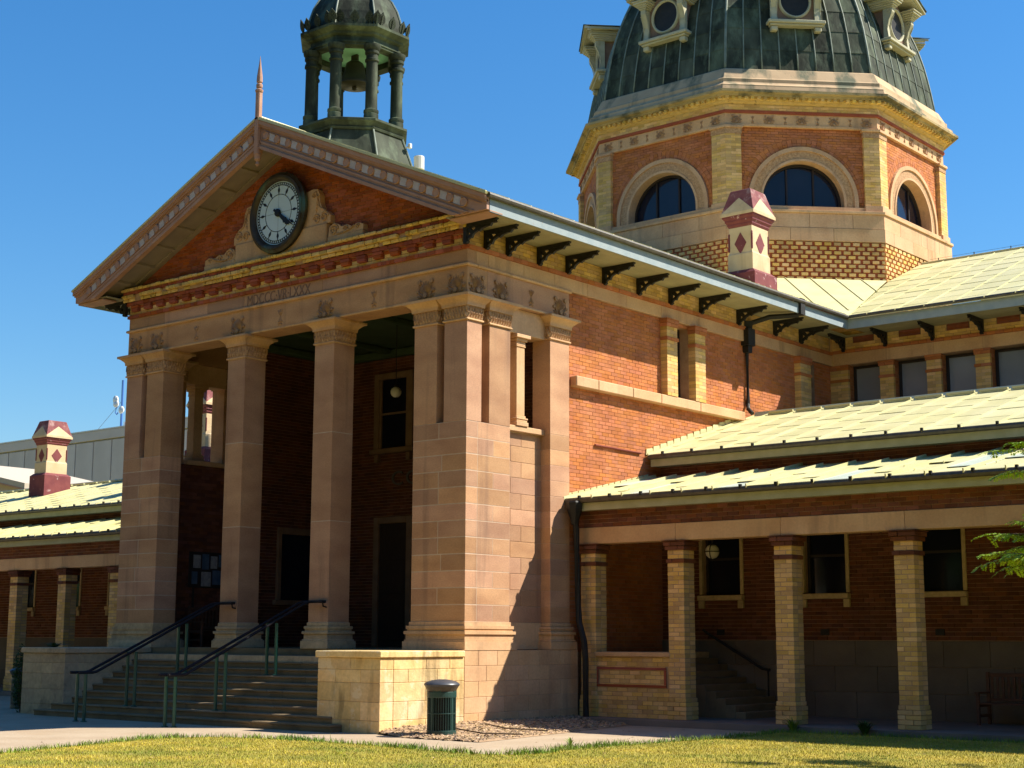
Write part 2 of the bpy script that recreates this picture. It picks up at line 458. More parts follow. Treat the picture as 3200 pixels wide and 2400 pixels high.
def stone_block(x0, x1, y0, y1, z0, z1, parent, m=STONE, c=0.006):
    return MB().cbox(x0, x1, y0, y1, z0, z1, c).obj('stone_block', m, parent)

BASE = [(1.55, 1.74, 0.13), (1.74, 1.78, 0.10), (1.78, 1.90, 0.075), (1.90, 1.97, 0.11), (1.97, 2.02, 0.055), (2.02, 2.09, 0.075), (2.09, 2.18, 0.025)]

# --- ornaments cut in relief (shared meshes), drawn in the u/v plane with the relief along -Y
def petal(mb, cx, cz, ang, ln, w, t, y=0.0):
    d = (sin(ang), cos(ang)); e = (cos(ang), -sin(ang))
    P = lambda a, b, h: (cx+d[0]*a+e[0]*b, y-h, cz+d[1]*a+e[1]*b)
    mb.add([P(0, 0, 0), P(ln*0.6, w, 0), P(ln, 0, 0), P(ln*0.6, -w, 0), P(ln*0.62, 0, t), P(ln*0.25, w*0.5, 0), P(ln*0.25, -w*0.5, 0)],
           [(0, 5, 4), (5, 1, 4), (1, 2, 4), (2, 3, 4), (3, 6, 4), (6, 0, 4)])
def palmette_mesh():
    mb = MB()
    for k in range(-4, 5):
        petal(mb, 0, 0.10, k*0.27, 0.33-abs(k)*0.018, 0.034, 0.055)
    for s in (-1, 1):
        petal(mb, s*0.05, 0.0, s*0.75, 0.24, 0.05, 0.06)
        petal(mb, s*0.10, 0.0, s*1.15, 0.20, 0.04, 0.05)
        mb.tube([(s*0.14, -0.02, 0.02), (s*0.20, -0.03, 0.16), (s*0.19, -0.03, 0.34)], [0.022, 0.018, 0.014], 6)
        mb.lathe([(0.0, 0.0), (0.055, 0.005), (0.05, 0.045), (0.0, 0.055)], (s*0.19, 0, 0.38), 8, ax=1)
        mb.lathe([(0.0, 0.0), (0.04, 0.005), (0.035, 0.035), (0.0, 0.045)], (s*0.25, 0, 0.17), 8, ax=1)
    mb.lathe([(0.0, 0.0), (0.07, 0.005), (0.06, 0.05), (0.0, 0.06)], (0, 0, 0.07), 10, ax=1)
    return mb.mesh('palmette', LEAFY)
def vase_mesh():
    mb = MB()
    for k in (-1, 0, 1):
        petal(mb, 0, 0.22, k*0.42, 0.22, 0.032, 0.05)
    petal(mb, 0, 0.28, pi, 0.26, 0.045, 0.05)
    for s in (-1, 1):
        petal(mb, 0, 0.06, s*1.2, 0.11, 0.03, 0.045)
        petal(mb, 0, 0.05, s*2.2, 0.10, 0.03, 0.04)
    return mb.mesh('flower_vase', LEAFY)
PALM = palmette_mesh()
VASE = vase_mesh()

def face_put(name, me, parent, pos, n, sc=1.0):
    """relief mesh made for the -Y face, turned to face the direction n"""
    o = put(name, me, parent)
    a = atan2(n[0], -n[1])
    o.location = pos; o.rotation_euler = (0, 0, a); o.scale = (sc, sc, sc)
    return o

def carved_band(x0, x1, y0, y1, z0, z1, name='carved_band'):
    """necking band with rows of carved leaves on all four faces"""
    mb = MB().box(x0, x1, y0, y1, z0, z1)
    h = z1-z0
    for (o, u, n, W) in (((x0, y0, z0), X_, NY, x1-x0), ((x1, y0, z0), Y_, X_, y1-y0), ((x0, y1, z0), NY, NX, y1-y0)):
        k = max(3, int(W/0.085))
        for i in range(k):
            c = (i+0.5)*W/k
            for (r0, r1, w, t) in ((0.0, 0.62, 0.46, 0.05), (0.42, 1.0, 0.36, 0.035)):
                off = 0 if r0 == 0 else 0.5
                cc = c+off*W/k
                if cc > W: continue
                P = lambda a, b, d: (o[0]+u[0]*a+n[0]*d, o[1]+u[1]*a+n[1]*d, o[2]+b)
                ww = w*W/k
                mb.add([P(cc-ww, r0*h, 0.001), P(cc+ww, r0*h, 0.001), P(cc+ww*0.8, r1*h*0.8, 0.001), P(cc, r1*h, 0.02), P(cc-ww*0.8, r1*h*0.8, 0.001), P(cc, (r0*0.4+r1*0.6)*h, t)],
                       [(0, 1, 5), (1, 2, 5), (2, 3, 5), (3, 4, 5), (4, 0, 5)])
    return mb
def rect_ring(x0, x1, y0, y1, z, l, r, f, b):
    return [(x0-l, y0-f, z), (x1+r, y0-f, z), (x1+r, y1+b, z), (x0-l, y1+b, z)]
def capital(x0, x1, y0, y1, parent, l=0.2, r=0.2, f=0.2, b=0.2, top=True):
    MB().cbox(x0-0.04, x1+0.04, y0-0.04, y1+0.04, 9.025, 9.07, 0.012).obj('necking', STONEP, parent)
    carved_band(x0-0.012, x1+0.012, y0-0.012, y1+0.012, 9.07, 9.365).obj('carved_band', CARVED, parent)
    mb = MB()
    rr = [rect_ring(x0, x1, y0, y1, z, *(min(q, v) for q in (l, r, f, b))) for z, v in ((9.365, 0.05), (9.43, 0.055), (9.47, 0.075), (9.53, 0.14), (9.56, 0.185))]
    mb.loft(rr)
    mb.obj('abacus', STONEP, parent)
    if top:
        MB().cbox(x0-l-0.02, x1+r+0.02, y0-f-0.02, y1+b+0.02, 9.56, 9.622, 0.008).obj('abacus_top', STONEP, parent)

# --- the two free pillars
for cx in (-8.07, -4.73):
    w = 0.345
    x0, x1, y0, y1 = cx-w, cx+w, 0.0, 0.70
    core = MB().box(x0+0.003, x1-0.003, y0+0.003, y1-0.003, 1.6, 9.03)
    p = part('pillar', core, MORTAR)
    zs = [2.18, 4.62, 6.80, 9.025]
    for a, b in zip(zs[:-1], zs[1:]):
        stone_block(x0, x1, y0, y1, a+0.009, b-0.009, p, STONE)
    bb = MB()
    for a, b, q in BASE:
        bb.cbox(x0-q, x1+q, y0-q, y1+q, a, b, 0.01)
    bb.obj('plinth', STONEG, p)
    capital(x0, x1, y0, y1, p)

# --- the corner piers
def pier(left):
    f = lambda x: mir(x, left)
    core = MB().prism(O0, X_, Y_, Z_, [(f(x), y) for x, y in [(-1.647, 0.003), (-0.003, 0.003), (-0.003, 1.547), (-0.717, 1.547), (-0.717, 0.717), (-1.647, 0.717)]], 1.6, 6.70)
    p = part('pier', core, MORTAR, label='corner pier of stacked sandstone blocks with slotted shafts, %s of the portico' % ('far left' if left else 'near right'))
    zs = [2.18+i*0.3767 for i in range(13)]
    for k in range(12):
        a, b = zs[k]+0.009, zs[k+1]-0.009
        cuts = [-1.65, 0.0] if k % 2 == 0 and k not in (4, 8) else [-1.65, -0.84 + (0.1 if k % 3 == 0 else 0), 0.0]
        for x0, x1 in zip(cuts[:-1], cuts[1:]):
            stone_block(f(x0+(0.008 if x0 > -1.6 else 0)), f(x1-0.008) if x1 < 0 else f(0.0), 0.0, 0.72 if left else 0.40, a, b, p)
        cuts = [0.406, 1.55] if k % 2 else [0.406, 0.95, 1.55]
        for y0, y1 in zip(cuts[:-1], cuts[1:]):
            if not left:
                stone_block(f(-0.40), f(0.0), y0, y1-0.004, a-0.004, b+0.004, p)
            elif y1 == 1.55 and len(cuts) == 2 or y0 == 0.406:      # inner return of the far pier
                stone_block(f(-0.72), f(-0.30), 0.726, 1.55, a, b, p)
    bb = MB()
    for a, b, q in BASE:
        bb.prism(O0, X_, Y_, Z_, lpoly(q, left), a, b)
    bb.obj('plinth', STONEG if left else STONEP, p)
    # shafts above
    for (x0, x1, y0, y1) in ((-1.65, -0.93, 0.0, 0.70), (-0.70, 0.0, 0.0, 0.52), (-0.70, 0.0, 0.79, 1.55)):
        xa, xb = sorted((f(x0), f(x1)))
        stone_block(xa, xb, y0, y1, 6.704, 9.025, p)
        s = 0.12
        lf, rg, fr, bk = 0.2, 0.2, 0.2, 0.2
        if x0 == -1.65: (lf, rg) = (0.2, 0.10) if not left else (0.10, 0.2)
        elif y0 == 0: (lf, rg) = (0.10, 0.2) if not left else (0.2, 0.10); bk = 0.12
        else: fr = 0.12
        capital(xa, xb, y0, y1, p, lf, rg, fr, bk, top=False)
    MB().prism(O0, X_, Y_, Z_, lpoly(0.215, left), 9.56, 9.622).obj('abacus_top', STONEP, p)
    # side screen wall, sill, little column, rear pilaster
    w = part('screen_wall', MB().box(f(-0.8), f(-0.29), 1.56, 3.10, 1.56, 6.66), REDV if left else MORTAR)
    for k in range(0 if left else 12):
        a, b = zs[k]+0.004, (zs[k+1] if k < 11 else 6.64)-0.004
        cuts = [1.56, 2.3, 3.06] if k % 2 else [1.56, 1.9, 3.06]
        for y0, y1 in zip(cuts[:-1], cuts[1:]):
            stone_block(f(-0.6), f(-0.28), y0+0.002, y1-0.003, a, b, w)
    stone_block(f(-0.6), f(-0.27), 1.56, 3.06, 1.56, 2.176, w, STONEP)
    MB().cbox(f(-0.85), f(-0.16), 1.56, 3.055, 6.66, 6.80, 0.015).obj('sill', STONEP, w)
    c = part('colonnette', MB().cbox(f(-0.50), f(-0.20), 2.02, 2.33, 7.06, 8.72, 0.01), STONEP)
    b = MB()
    for z0, z1, q in ((6.80, 6.90, 0.07), (6.90, 6.96, 0.045), (6.96, 7.0, 0.06), (7.0, 7.06, 0.02)):
        b.cbox(f(-0.50-q), f(-0.20+q), 2.02-q, 2.33+q, z0, z1, 0.01)
    b.obj('plinth', STONEP, c)
    b = MB()
    for z0, z1, q in ((8.72, 8.76, 0.02), (8.76, 8.86, 0.012), (8.86, 8.93, 0.05), (8.93, 9.02, 0.11)):
        b.cbox(f(-0.50-q), f(-0.20+q), 2.02-q, 2.33+q, z0, z1, 0.01)
    b.obj('capital', STONEP, c)
    part('screen_lintel', MB().cbox(f(-0.62), f(-0.14), 1.555, 3.055, 9.02, 9.618, 0.01), STONEP)
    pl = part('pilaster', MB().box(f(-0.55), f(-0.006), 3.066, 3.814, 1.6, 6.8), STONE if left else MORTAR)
    for k in range(0 if left else 12):
        stone_block(f(-0.55), f(0.0), 3.06, 3.82, zs[k]+0.003, zs[k+1]-0.003, pl)
    xa, xb = sorted((f(-0.55), f(0.0)))
    stone_block(xa, xb, 3.06, 3.82, 6.704, 9.025, pl)
    bb = MB()
    for a, b_, q in BASE:
        bb.cbox(xa-(q if left else 0), xb+(0 if left else q), 3.06-q, 3.82+q, a, b_, 0.01)
    bb.obj('plinth', STONEP, pl)
    capital(xa, xb, 3.06, 3.82, pl, 0.2 if left else 0.0, 0.0 if left else 0.2, 0.2, 0.2)
    # pedestal of big blocks under the flank
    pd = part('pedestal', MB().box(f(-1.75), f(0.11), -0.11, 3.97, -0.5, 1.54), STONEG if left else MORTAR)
    zz = [-0.45, 0.18, 0.53, 0.87, 1.21, 1.55]
    for k in range(0 if left else 5):
        ys = [-0.12, 0.62, 1.25, 2.1, 2.9, 3.98] if k % 2 else [-0.12, 0.35, 1.0, 1.75, 2.5, 3.3, 3.98]
        for y0, y1 in zip(ys[:-1], ys[1:]):
            stone_block(f(-0.25), f(0.12), y0, y1-0.004, zz[k]+0.003, zz[k+1]-0.003, pd, STONEP)
pier(False)
pier(True)

# --- architrave and frieze of the portico
ar = part('architrave', MB().box(XL+0.001, -0.001, 0.0, 0.70, 9.624, 10.30), STONE)
MB().box(XL, XL+0.70, 0.705, 3.82, 9.624, 10.30).obj('flank_beam', STONE, ar)
MB().box(-0.70, 0.0, 0.705, 3.82, 9.624, 10.30).obj('flank_beam', STONE, ar)
MB().cbox(XL-0.02, 0.02, -0.02, 0.2, 9.626, 9.68, 0.01).cbox(-0.2, 0.021, 0.205, 3.79, 9.626, 9.68, 0.01).obj('lower_fillet', STONEP, ar)
MB().cbox(XL-0.07, 0.07, -0.07, 0.3, 10.302, 10.37, 0.02).cbox(-0.3, 0.071, 0.305, 3.88, 10.302, 10.37, 0.02).obj('upper_moulding', STONEP, ar)
for x in (-0.35, -1.30, -4.73, -8.07, -11.5, -12.45):
    face_put('palmette', PALM, ar, (x, -0.002, 9.70), NY, 1.03)
for x in (-3.02, -6.40, -9.78):
    face_put('flower_vase', VASE, ar, (x, -0.002, 9.73), NY, 0.95)
for y in (0.33, 1.18, 3.44):
    face_put('palmette', PALM, ar, (0.002, y, 9.70), X_, 1.0)
face_put('flower_vase', VASE, ar, (0.002, 2.32, 9.73), X_, 0.95)
for x in (0.002,):
    pass
fz = part('frieze_band', MB().box(XL+0.01, -0.01, 0.01, 0.5, 10.37, 10.75).box(-0.5, -0.01, 0.5, 17.5, 10.37, 10.75).box(XL+0.01, XL+0.5, 0.5, 17.5, 10.37, 10.75), MORTARD)
xs = [XL, -11.2, -9.35, -7.85, -4.85, -2.3, 0.0]
for a, b in zip(xs[:-1], xs[1:]):
    stone_block(a, b-0.005, 0.0, 0.3, 10.372, 10.70, fz, STONE)
ys = [0.305, 0.75, 2.05, 3.25, 4.6, 6.3, 7.9, 9.75, 11.6, 12.8, 14.2, 15.9, 17.5]
for a, b in zip(ys[:-1], ys[1:]):
    stone_block(-0.3, 0.0, a, b-0.006, 10.372, 10.70, fz, STONEP)
    stone_block(XL, XL+0.3, a, b-0.006, 10.372, 10.70, fz, STONEP)

# carved date, shadow of the cuts put into the letter colour
def text_mesh(body, size, depth, m, width=None, space=1.0):
    cu = bpy.data.curves.new('lettering', 'FONT')
    cu.body = body; cu.size = size; cu.extrude = depth; cu.align_x = 'LEFT'; cu.resolution_u = 3
    cu.space_character = space
    t = bpy.data.objects.new('lettering', cu)
    COL.objects.link(t)
    dg = bpy.context.evaluated_depsgraph_get()
    me = bpy.data.meshes.new_from_object(t.evaluated_get(dg))
    bpy.data.objects.remove(t)
    xs = [v.co.x for v in me.vertices]; ys_ = [v.co.y for v in me.vertices]
    k = width/(max(xs)-min(xs)) if width else 1.0
    for v in me.vertices:
        v.co.x = (v.co.x-min(xs))*k
        v.co.y = v.co.y-min(ys_)
    me.materials.clear(); me.materials.append(m)
    return me
o = put('inscription', text_mesh('MDCCC\u00b7VR\u00b7LXXX', 0.40, 0.006, LETTER, 2.42), fz, label='carved Roman date lettering over the middle bay')
o.location = (-7.71, -0.004, 10.385); o.rotation_euler = (pi/2, 0, 0)

# --- brick cornice under the pediment
cn = part('brick_cornice', MB().box(XL+0.02, -0.02, 0.02, 0.4, 10.70, 11.5).box(XL-0.03, 0.02, -0.05, 0.4, 11.06, 11.15).box(XL-0.03, 0.02, -0.16, 0.4, 11.16, 11.5), MORTARD)
def brick_line(mb, x0, x1, yf, z0, z1, L=0.27, dep=0.12, jit=0.006, gap=0.012):
    x = x0
    while x < x1-0.02:
        xe = min(x+L*random.choice((1, 1, 0.5)), x1)
        j = random.uniform(-jit, jit)
        mb.box(x+gap/2, xe-gap/2, yf+j, yf+dep, z0+0.004, z1-0.004)
        x = xe
brick_line(RT, XL-0.05, 0.05, -0.055, 10.705, 10.80)
brick_line(YB, XL, 0.0, -0.004, 10.805, 10.885)
x = XL+0.2
k = 0
while x < -0.15:
    d = MB().cbox(x, x+0.27, -0.11, 0.1, 10.89, 10.975, 0.008).cbox(x-0.02, x+0.29, -0.112, 0.1, 10.98, 11.055, 0.008)
    d.obj('dentil', REDD, cn)
    brick_line(YB, x+0.30, x+0.54, -0.01, 10.89, 10.975, 0.24)
    brick_line(RT, x+0.30, x+0.54, -0.03, 10.975, 11.055, 0.24)
    x += 0.566; k += 1
RD = MB()
brick_line(RD, XL-0.06, 0.06, -0.125, 11.06, 11.155)
rough = MB()
x = XL-0.1
while x < 0.08:        # eroded moulded cream bricks
    xe = min(x+random.choice((0.27, 0.27, 0.14)), 0.1)
    if random.random() > 0.10:
        rough.cbox(x+0.006, xe-0.006, -0.20+random.uniform(-0.01, 0.02), 0.0, 11.16, 11.25, 0.02)
    if random.random() > 0.04:
        rough.cbox(x+0.006, xe-0.006, -0.27+random.uniform(-0.015, 0.02), 0.0, 11.25, 11.345, 0.015)
    x = xe
x = XL-0.1
while x < 0.1:
    xe = min(x+0.2, 0.1)
    rough.cbox(x+0.005, xe-0.005, -0.31+random.uniform(-0.01, 0.03), 0.0, 11.445, 11.52+random.uniform(-0.012, 0.006), 0.018)
    x = xe
part('moulded_cream_bricks', rough, YELM, cn, kind='stuff')
brick_line(RD, XL-0.06, 0.06, -0.225, 11.352, 11.44)

# --- tympanum, clock surround
ZA, SL = 14.95, 0.4425
rake_z = lambda x, d=0.0: ZA-d-SL*abs(x+6.4)
ty = part('tympanum', MB().prism((0, 0, 0), X_, Z_, NY, [(-12.8, 11.4), (0, 11.4), (0, 11.9), (-6.4, 14.75), (-12.8, 11.9)], -0.6, -0.10), MORTARD)
def tspan(v):
    z = 11.5+v
    hw = min(6.4, (ZA-0.35-z)/SL)
    return [(6.4-hw, 6.4+hw)] if hw > 0 else []
lay(RT, brick_rows((XL, 0.10, 11.5), X_, Z_, NY, 3.1, tspan, L=0.26, h=0.09))
cs = part('clock_surround', MB().cbox(-8.15, -4.65, -0.12, 0.12, 11.522, 12.10, 0.02), STONEP)
MB().cbox(-9.45, -8.17, -0.10, 0.12, 11.522, 11.72, 0.02).obj('end_block', STONEP, cs)
MB().cbox(-4.63, -3.36, -0.10, 0.12, 11.522, 11.72, 0.02).obj('end_block', STONEP, cs)
def spiral(cx, cz, r, turns, s, y=-0.12, t=0.028, a0=0.0):
    return [(cx+s*(r*(1-0.82*i/30.))*cos(a0+turns*2*pi*i/30.), y, cz+(r*(1-0.82*i/30.))*sin(a0+turns*2*pi*i/30.)) for i in range(31)]
for s in (-1, 1):
    X = lambda d: -6.4+s*d
    # low end scroll
    pl = [(1.78, 11.725), (3.03, 11.725), (3.03, 11.86), (2.85, 11.93), (2.62, 11.87), (2.45, 11.95), (2.25, 11.92), (2.15, 12.0), (2.0, 12.06), (1.83, 11.98)]
    MB().prism(O0, X_, Z_, NY, [(X(a), b) for a, b in pl], -0.12, 0.075).obj('scroll', STONEP, cs)
    g = MB()
    g.tube(spiral(X(2.0), 11.88, 0.15, 1.75, s, -0.085), 0.024, 6)
    g.tube(spiral(X(2.42), 11.84, 0.09, 1.4, -s, -0.085), 0.02, 6)
    g.tube([(X(2.1), -0.085, 11.76), (X(2.3), -0.09, 11.76), (X(2.55), -0.09, 11.80), (X(2.75), -0.09, 11.88)], 0.022, 6)
    g.tube(spiral(X(2.83), 11.84, 0.07, 1.3, s, -0.085), 0.018, 6)
    g.obj('scroll_relief', CARVED, cs)
    # upright scroll beside the dial
    pl = [(0.7, 12.105), (1.85, 12.105), (1.85, 12.3), (1.72, 12.42), (1.55, 12.5), (1.46, 12.7), (1.44, 12.9), (1.36, 13.05), (1.2, 13.08), (0.7, 13.0)]
    MB().prism(O0, X_, Z_, NY, [(X(a), b) for a, b in pl], -0.12, 0.075).obj('scroll', STONEP, cs)
    g = MB()
    g.tube(spiral(X(1.64), 12.29, 0.14, 1.6, s, -0.085), 0.024, 6)
    g.tube(spiral(X(1.36), 12.27, 0.13, 1.6, -s, -0.085), 0.022, 6)
    g.tube([(X(1.68), -0.085, 12.44), (X(1.45), -0.09, 12.56), (X(1.38), -0.09, 12.8), (X(1.3), -0.09, 13.0)], 0.024, 6)
    g.tube(spiral(X(1.24), 12.9, 0.08, 1.4, s, -0.085), 0.02, 6)
    for q in range(4):
        petal(g, X(1.32), 12.42+q*0.12, s*(0.3+0.2*q), 0.16, 0.04, 0.05, -0.075)
    g.obj('scroll_relief', CARVED, cs)

# --- clock
CK = thing('wall_clock', 'round pale blue dial clock with black hands in a dark bronze rim', 'clock', (-6.4, -0.125, 12.65))
rim = MB().lathe([(1.06, 0.0), (1.08, 0.05), (1.07, 0.10), (1.0, 0.135), (0.99, 0.16), (0.93, 0.175), (0.88, 0.14), (0.85, 0.07), (0.84, 0.055)], (0, 0, 0), 56, cap=False, ax=1)
rim.obj('rim', BRONZE, CK, True)
smooth_by_angle(CK.children[-1], 50) if CK.children else None
MB().lathe([(0.0, 0.0), (0.87, 0.0), (0.87, 0.05), (0.0, 0.05)], (0, 0, 0), 56, ax=1).obj('dial', DIAL, CK)
def ring_flat(mb, r0, r1, y, n=64):
    vs_ = []; fs = []
    for i in range(n):
        a = 2*pi*i/n
        vs_ += [(r0*cos(a), -y, r0*sin(a)), (r1*cos(a), -y, r1*sin(a)), (r0*cos(a), -y+0.004, r0*sin(a)), (r1*cos(a), -y+0.004, r1*sin(a))]
    for i in range(n):
        j = (i+1) % n
        fs += [(4*i, 4*i+1, 4*j+1, 4*j), (4*i, 4*j, 4*j+2, 4*i+2), (4*i+1, 4*i+3, 4*j+3, 4*j+1)]
    return mb.add(vs_, fs)
mr = MB(); ring_flat(mr, 0.795, 0.812, 0.056); ring_flat(mr, 0.728, 0.745, 0.056)
for i in range(60):
    a = 2*pi*(i+0.5)/60
    c, s = cos(a), sin(a)
    P = lambda r, t: (r*c-t*s, -0.056, r*s+t*c)
    mr.add([P(0.74, -0.017), P(0.80, -0.018), P(0.80, 0.018), P(0.74, 0.017)], [(0, 1, 2, 3)])
mr.obj('minute_track', BLACK, CK)
ir = MB(); ring_flat(ir, 0.487, 0.503, 0.056)
ir.obj('inner_ring', BLACK, CK)
sp = MB()
for a in (0, pi/2, pi, 3*pi/2):
    c, s = cos(a), sin(a)
    sp.add([(-0.003*s, -0.0545, 0.003*c), (0.5*c-0.003*s, -0.0545, 0.5*s+0.003*c), (0.5*c+0.003*s, -0.0545, 0.5*s-0.003*c), (0.003*s, -0.0545, -0.003*c)], [(0, 1, 2, 3)])
sp.obj('glazing_line', GUT, CK)
hm = MB().prism(O0, X_, Z_, NY, [(-0.008, 0.50), (0.008, 0.50), (0.012, 0.54), (0.036, 0.59), (0.036, 0.63), (0.012, 0.68), (0.008, 0.73), (-0.008, 0.73), (-0.012, 0.68), (-0.036, 0.63), (-0.036, 0.59), (-0.012, 0.54)], 0.051, 0.058).mesh('hour_marker', BLACK)
for i in range(12):
    o = put('hour_marker', hm, CK); o.rotation_euler = (0, 2*pi*i/12, 0)
hp = MB().prism(O0, X_, Z_, NY, [(-0.035, -0.08), (0.035, -0.08), (0.045, 0.05), (0.05, 0.3), (0.085, 0.36), (0.05, 0.40), (0.075, 0.46), (0.0, 0.58), (-0.075, 0.46), (-0.05, 0.40), (-0.085, 0.36), (-0.05, 0.3), (-0.045, 0.05)], 0.066, 0.078)
o = hp.obj('hour_hand', BLACK, CK); o.rotation_euler = (0, radians(131), 0)
hp = MB().prism(O0, X_, Z_, NY, [(-0.03, -0.18), (0.03, -0.18), (0.04, 0.0), (0.03, 0.5), (0.0, 0.79), (-0.03, 0.5), (-0.04, 0.0)], 0.084, 0.094)
o = hp.obj('minute_hand', BLACK, CK); o.rotation_euler = (0, radians(125), 0)
MB().lathe([(0.0, 0.05), (0.10, 0.05), (0.10, 0.1), (0.06, 0.115), (0.0, 0.12)], O0, 20, ax=1).obj('hub', BLACK, CK)

# --- raking eaves of the pediment
YF = -0.96
rk = []
def rake_band(mb, s, d0, d1, y0, y1, xin=0.0, xout=7.75, zmin=None):
    X = lambda d: -6.4+s*d
    P = [(X(xin), rake_z(X(xin), d0)), (X(xout), rake_z(X(xout), d0)), (X(xout), rake_z(X(xout), d1)), (X(xin), rake_z(X(xin), d1))]
    if zmin is not None:
        out = []
        for i in range(4):
            (xa, za), (xb, zb) = P[i], P[(i+1) % 4]
            if za >= zmin: out.append((xa, za))
            if (za-zmin)*(zb-zmin) < 0:
                t = (zmin-za)/(zb-za); out.append((xa+t*(xb-xa), zmin))
        P = out
    if len(P) > 2:
        mb.prism(O0, X_, Z_, NY, P, -y1, -y0)
disc = MB().lathe([(0.112, 0.0), (0.112, 0.03), (0.098, 0.046), (0.085, 0.034), (0.0, 0.034)], O0, 18, ax=1).mesh('disc', TRIM)
for s in (1, -1):
    mb = MB()
    rake_band(mb, s, 0.02, 0.745, YF+0.06, YF+0.14, 0.0, 7.75, 11.2)
    r = part('raking_fascia', mb, TRIM, label='brown raking board with discs and pale panels, %s slope of the pediment' % ('right' if s > 0 else 'left'))
    mb = MB(); rake_band(mb, s, -0.01, 0.10, YF-0.035, YF+0.10, 0, 7.78, 11.3); rake_band(mb, s, 0.10, 0.155, YF+0.005, YF+0.10, 0, 7.75, 11.25)
    mb.obj('top_moulding', TRIM, r)
    mb = MB(); rake_band(mb, s, 0.53, 0.58, YF+0.02, YF+0.10, 0.08, 7.4, 11.22); rake_band(mb, s, 0.66, 0.75, YF-0.01, YF+0.12, 0.08, 7.2, 11.205); rake_band(mb, s, 0.58, 0.66, YF+0.035, YF+0.10, 0.08, 7.3, 11.21)
    mb.obj('bottom_moulding', TRIM, r)
    mb = MB(); rake_band(mb, s, 0.225, 0.235, YF+0.035, YF+0.1, 0.1, 7.6, 11.22); rake_band(mb, s, 0.46, 0.47, YF+0.035, YF+0.1, 0.1, 7.5, 11.22)
    mb.obj('panel_border', TRIM, r)
    for i in range(17):
        xd = 0.30+i*0.424
        o = put('disc', disc, r); o.location = (-6.4+s*xd, YF+0.058, rake_z(-6.4+xd, 0.345))
        if xd+0.212 < 7.2:
            w = MB(); rake_band(w, s, 0.243, 0.448, YF+0.05, YF+0.062, xd+0.10, xd+0.324, 11.21)
            w.obj('pale_panel', TRIMW, r)
    # end return block
    X = lambda d: -6.4+s*d
    MB().cbox(X(6.55), X(7.76), YF+0.15, -0.35, 11.16, 11.21, 0.015).obj('end_return', TRIM, r)
    # coffered soffit of the rake
    mb = MB(); rake_band(mb, s, 0.50, 0.54, YF+0.14, 0.09, 0, 7.7, 11.24)
    so = part('raking_soffit', mb, SOFFG, label='coffered timber soffit under the %s rake' % ('right' if s > 0 else 'left'))
    for i in range(9):
        xd = 0.1+i*0.86
        if xd < 6.9:
            w = MB(); rake_band(w, s, 0.545, 0.60, YF+0.20, 0.06, xd, xd+0.09, 11.24); w.obj('rib', SOFFG, so)
    for ya, yb in ((YF+0.145, YF+0.24), (-0.06, 0.085)):
        w = MB(); rake_band(w, s, 0.545, 0.61, ya, yb, 0.05, 7.3, 11.24); w.obj('rib', SOFFG, so)
# apex post, pendant and finial
ap = part('apex_post', MB().cbox(-6.47, -6.33, YF-0.06, YF+0.14, 14.02, 15.02, 0.015), TRIM)
MB().lathe([(0.02, -0.30), (0.06, -0.25), (0.03, -0.18), (0.085, -0.12), (0.085, -0.04), (0.10, 0.0)], (-6.4, YF+0.03, 14.02), 10).obj('pendant', TRIM, ap)
fn = part('finial', MB().cbox(-6.475, -6.325, YF-0.06, YF+0.09, 14.95, 15.74, 0.03), TRIM)
MB().lathe([(0.10, 0.0), (0.11, 0.05), (0.06, 0.09), (0.085, 0.13), (0.085, 0.20), (0.05, 0.24), (0.08, 0.27), (0.075, 0.42), (0.03, 0.75), (0.004, 0.98)], (-6.4, YF+0.015, 15.70), 10).obj('spike', TRIM, fn)

# --- portico roof (two slopes), its ridge and eaves
def slope_sheet(mb, pts, t=0.05):
    a, b, c = Vector(pts[0]), Vector(pts[1]), Vector(pts[2])
    n = (b-a).cross(c-a).normalized()
    if n.z < 0: n = -n
    k = len(pts)
    vs_ = [tuple(Vector(p)) for p in pts]+[tuple(Vector(p)+n*t) for p in pts]
    mb.add(vs_, [tuple(range(k-1, -1, -1)), tuple(range(k, 2*k))]+[(i, (i+1) % k, (i+1) % k+k, i+k) for i in range(k)])
pr = MB()
for s in (1, -1):
    X = lambda d: -6.4+s*d
    slope_sheet(pr, [(X(7.80), -1.02, 11.515), (X(0), -1.02, 14.967), (X(0), 18.2, 14.967), (X(7.80), 16.0, 11.515)])
proof = part('portico_roof', pr, ROOF)
for s in (1, -1):
    for j in range(22):
        y = -0.98+j*0.8
        w = MB()
        X = lambda d: -6.4+s*d
        w.prism((0, y, 0), X_, Z_, Y_, [(X(7.78), 11.576), (X(0.05), 14.997), (X(0.05), 15.03), (X(7.78), 11.609)], 0, 0.035)
        w.obj('roof_seam', ROOF, proof)
part('ridge_cap', MB().tube([(-6.4, -1.0, 15.02), (-6.4, 17.9, 15.02)], 0.06, 8), ROOF)

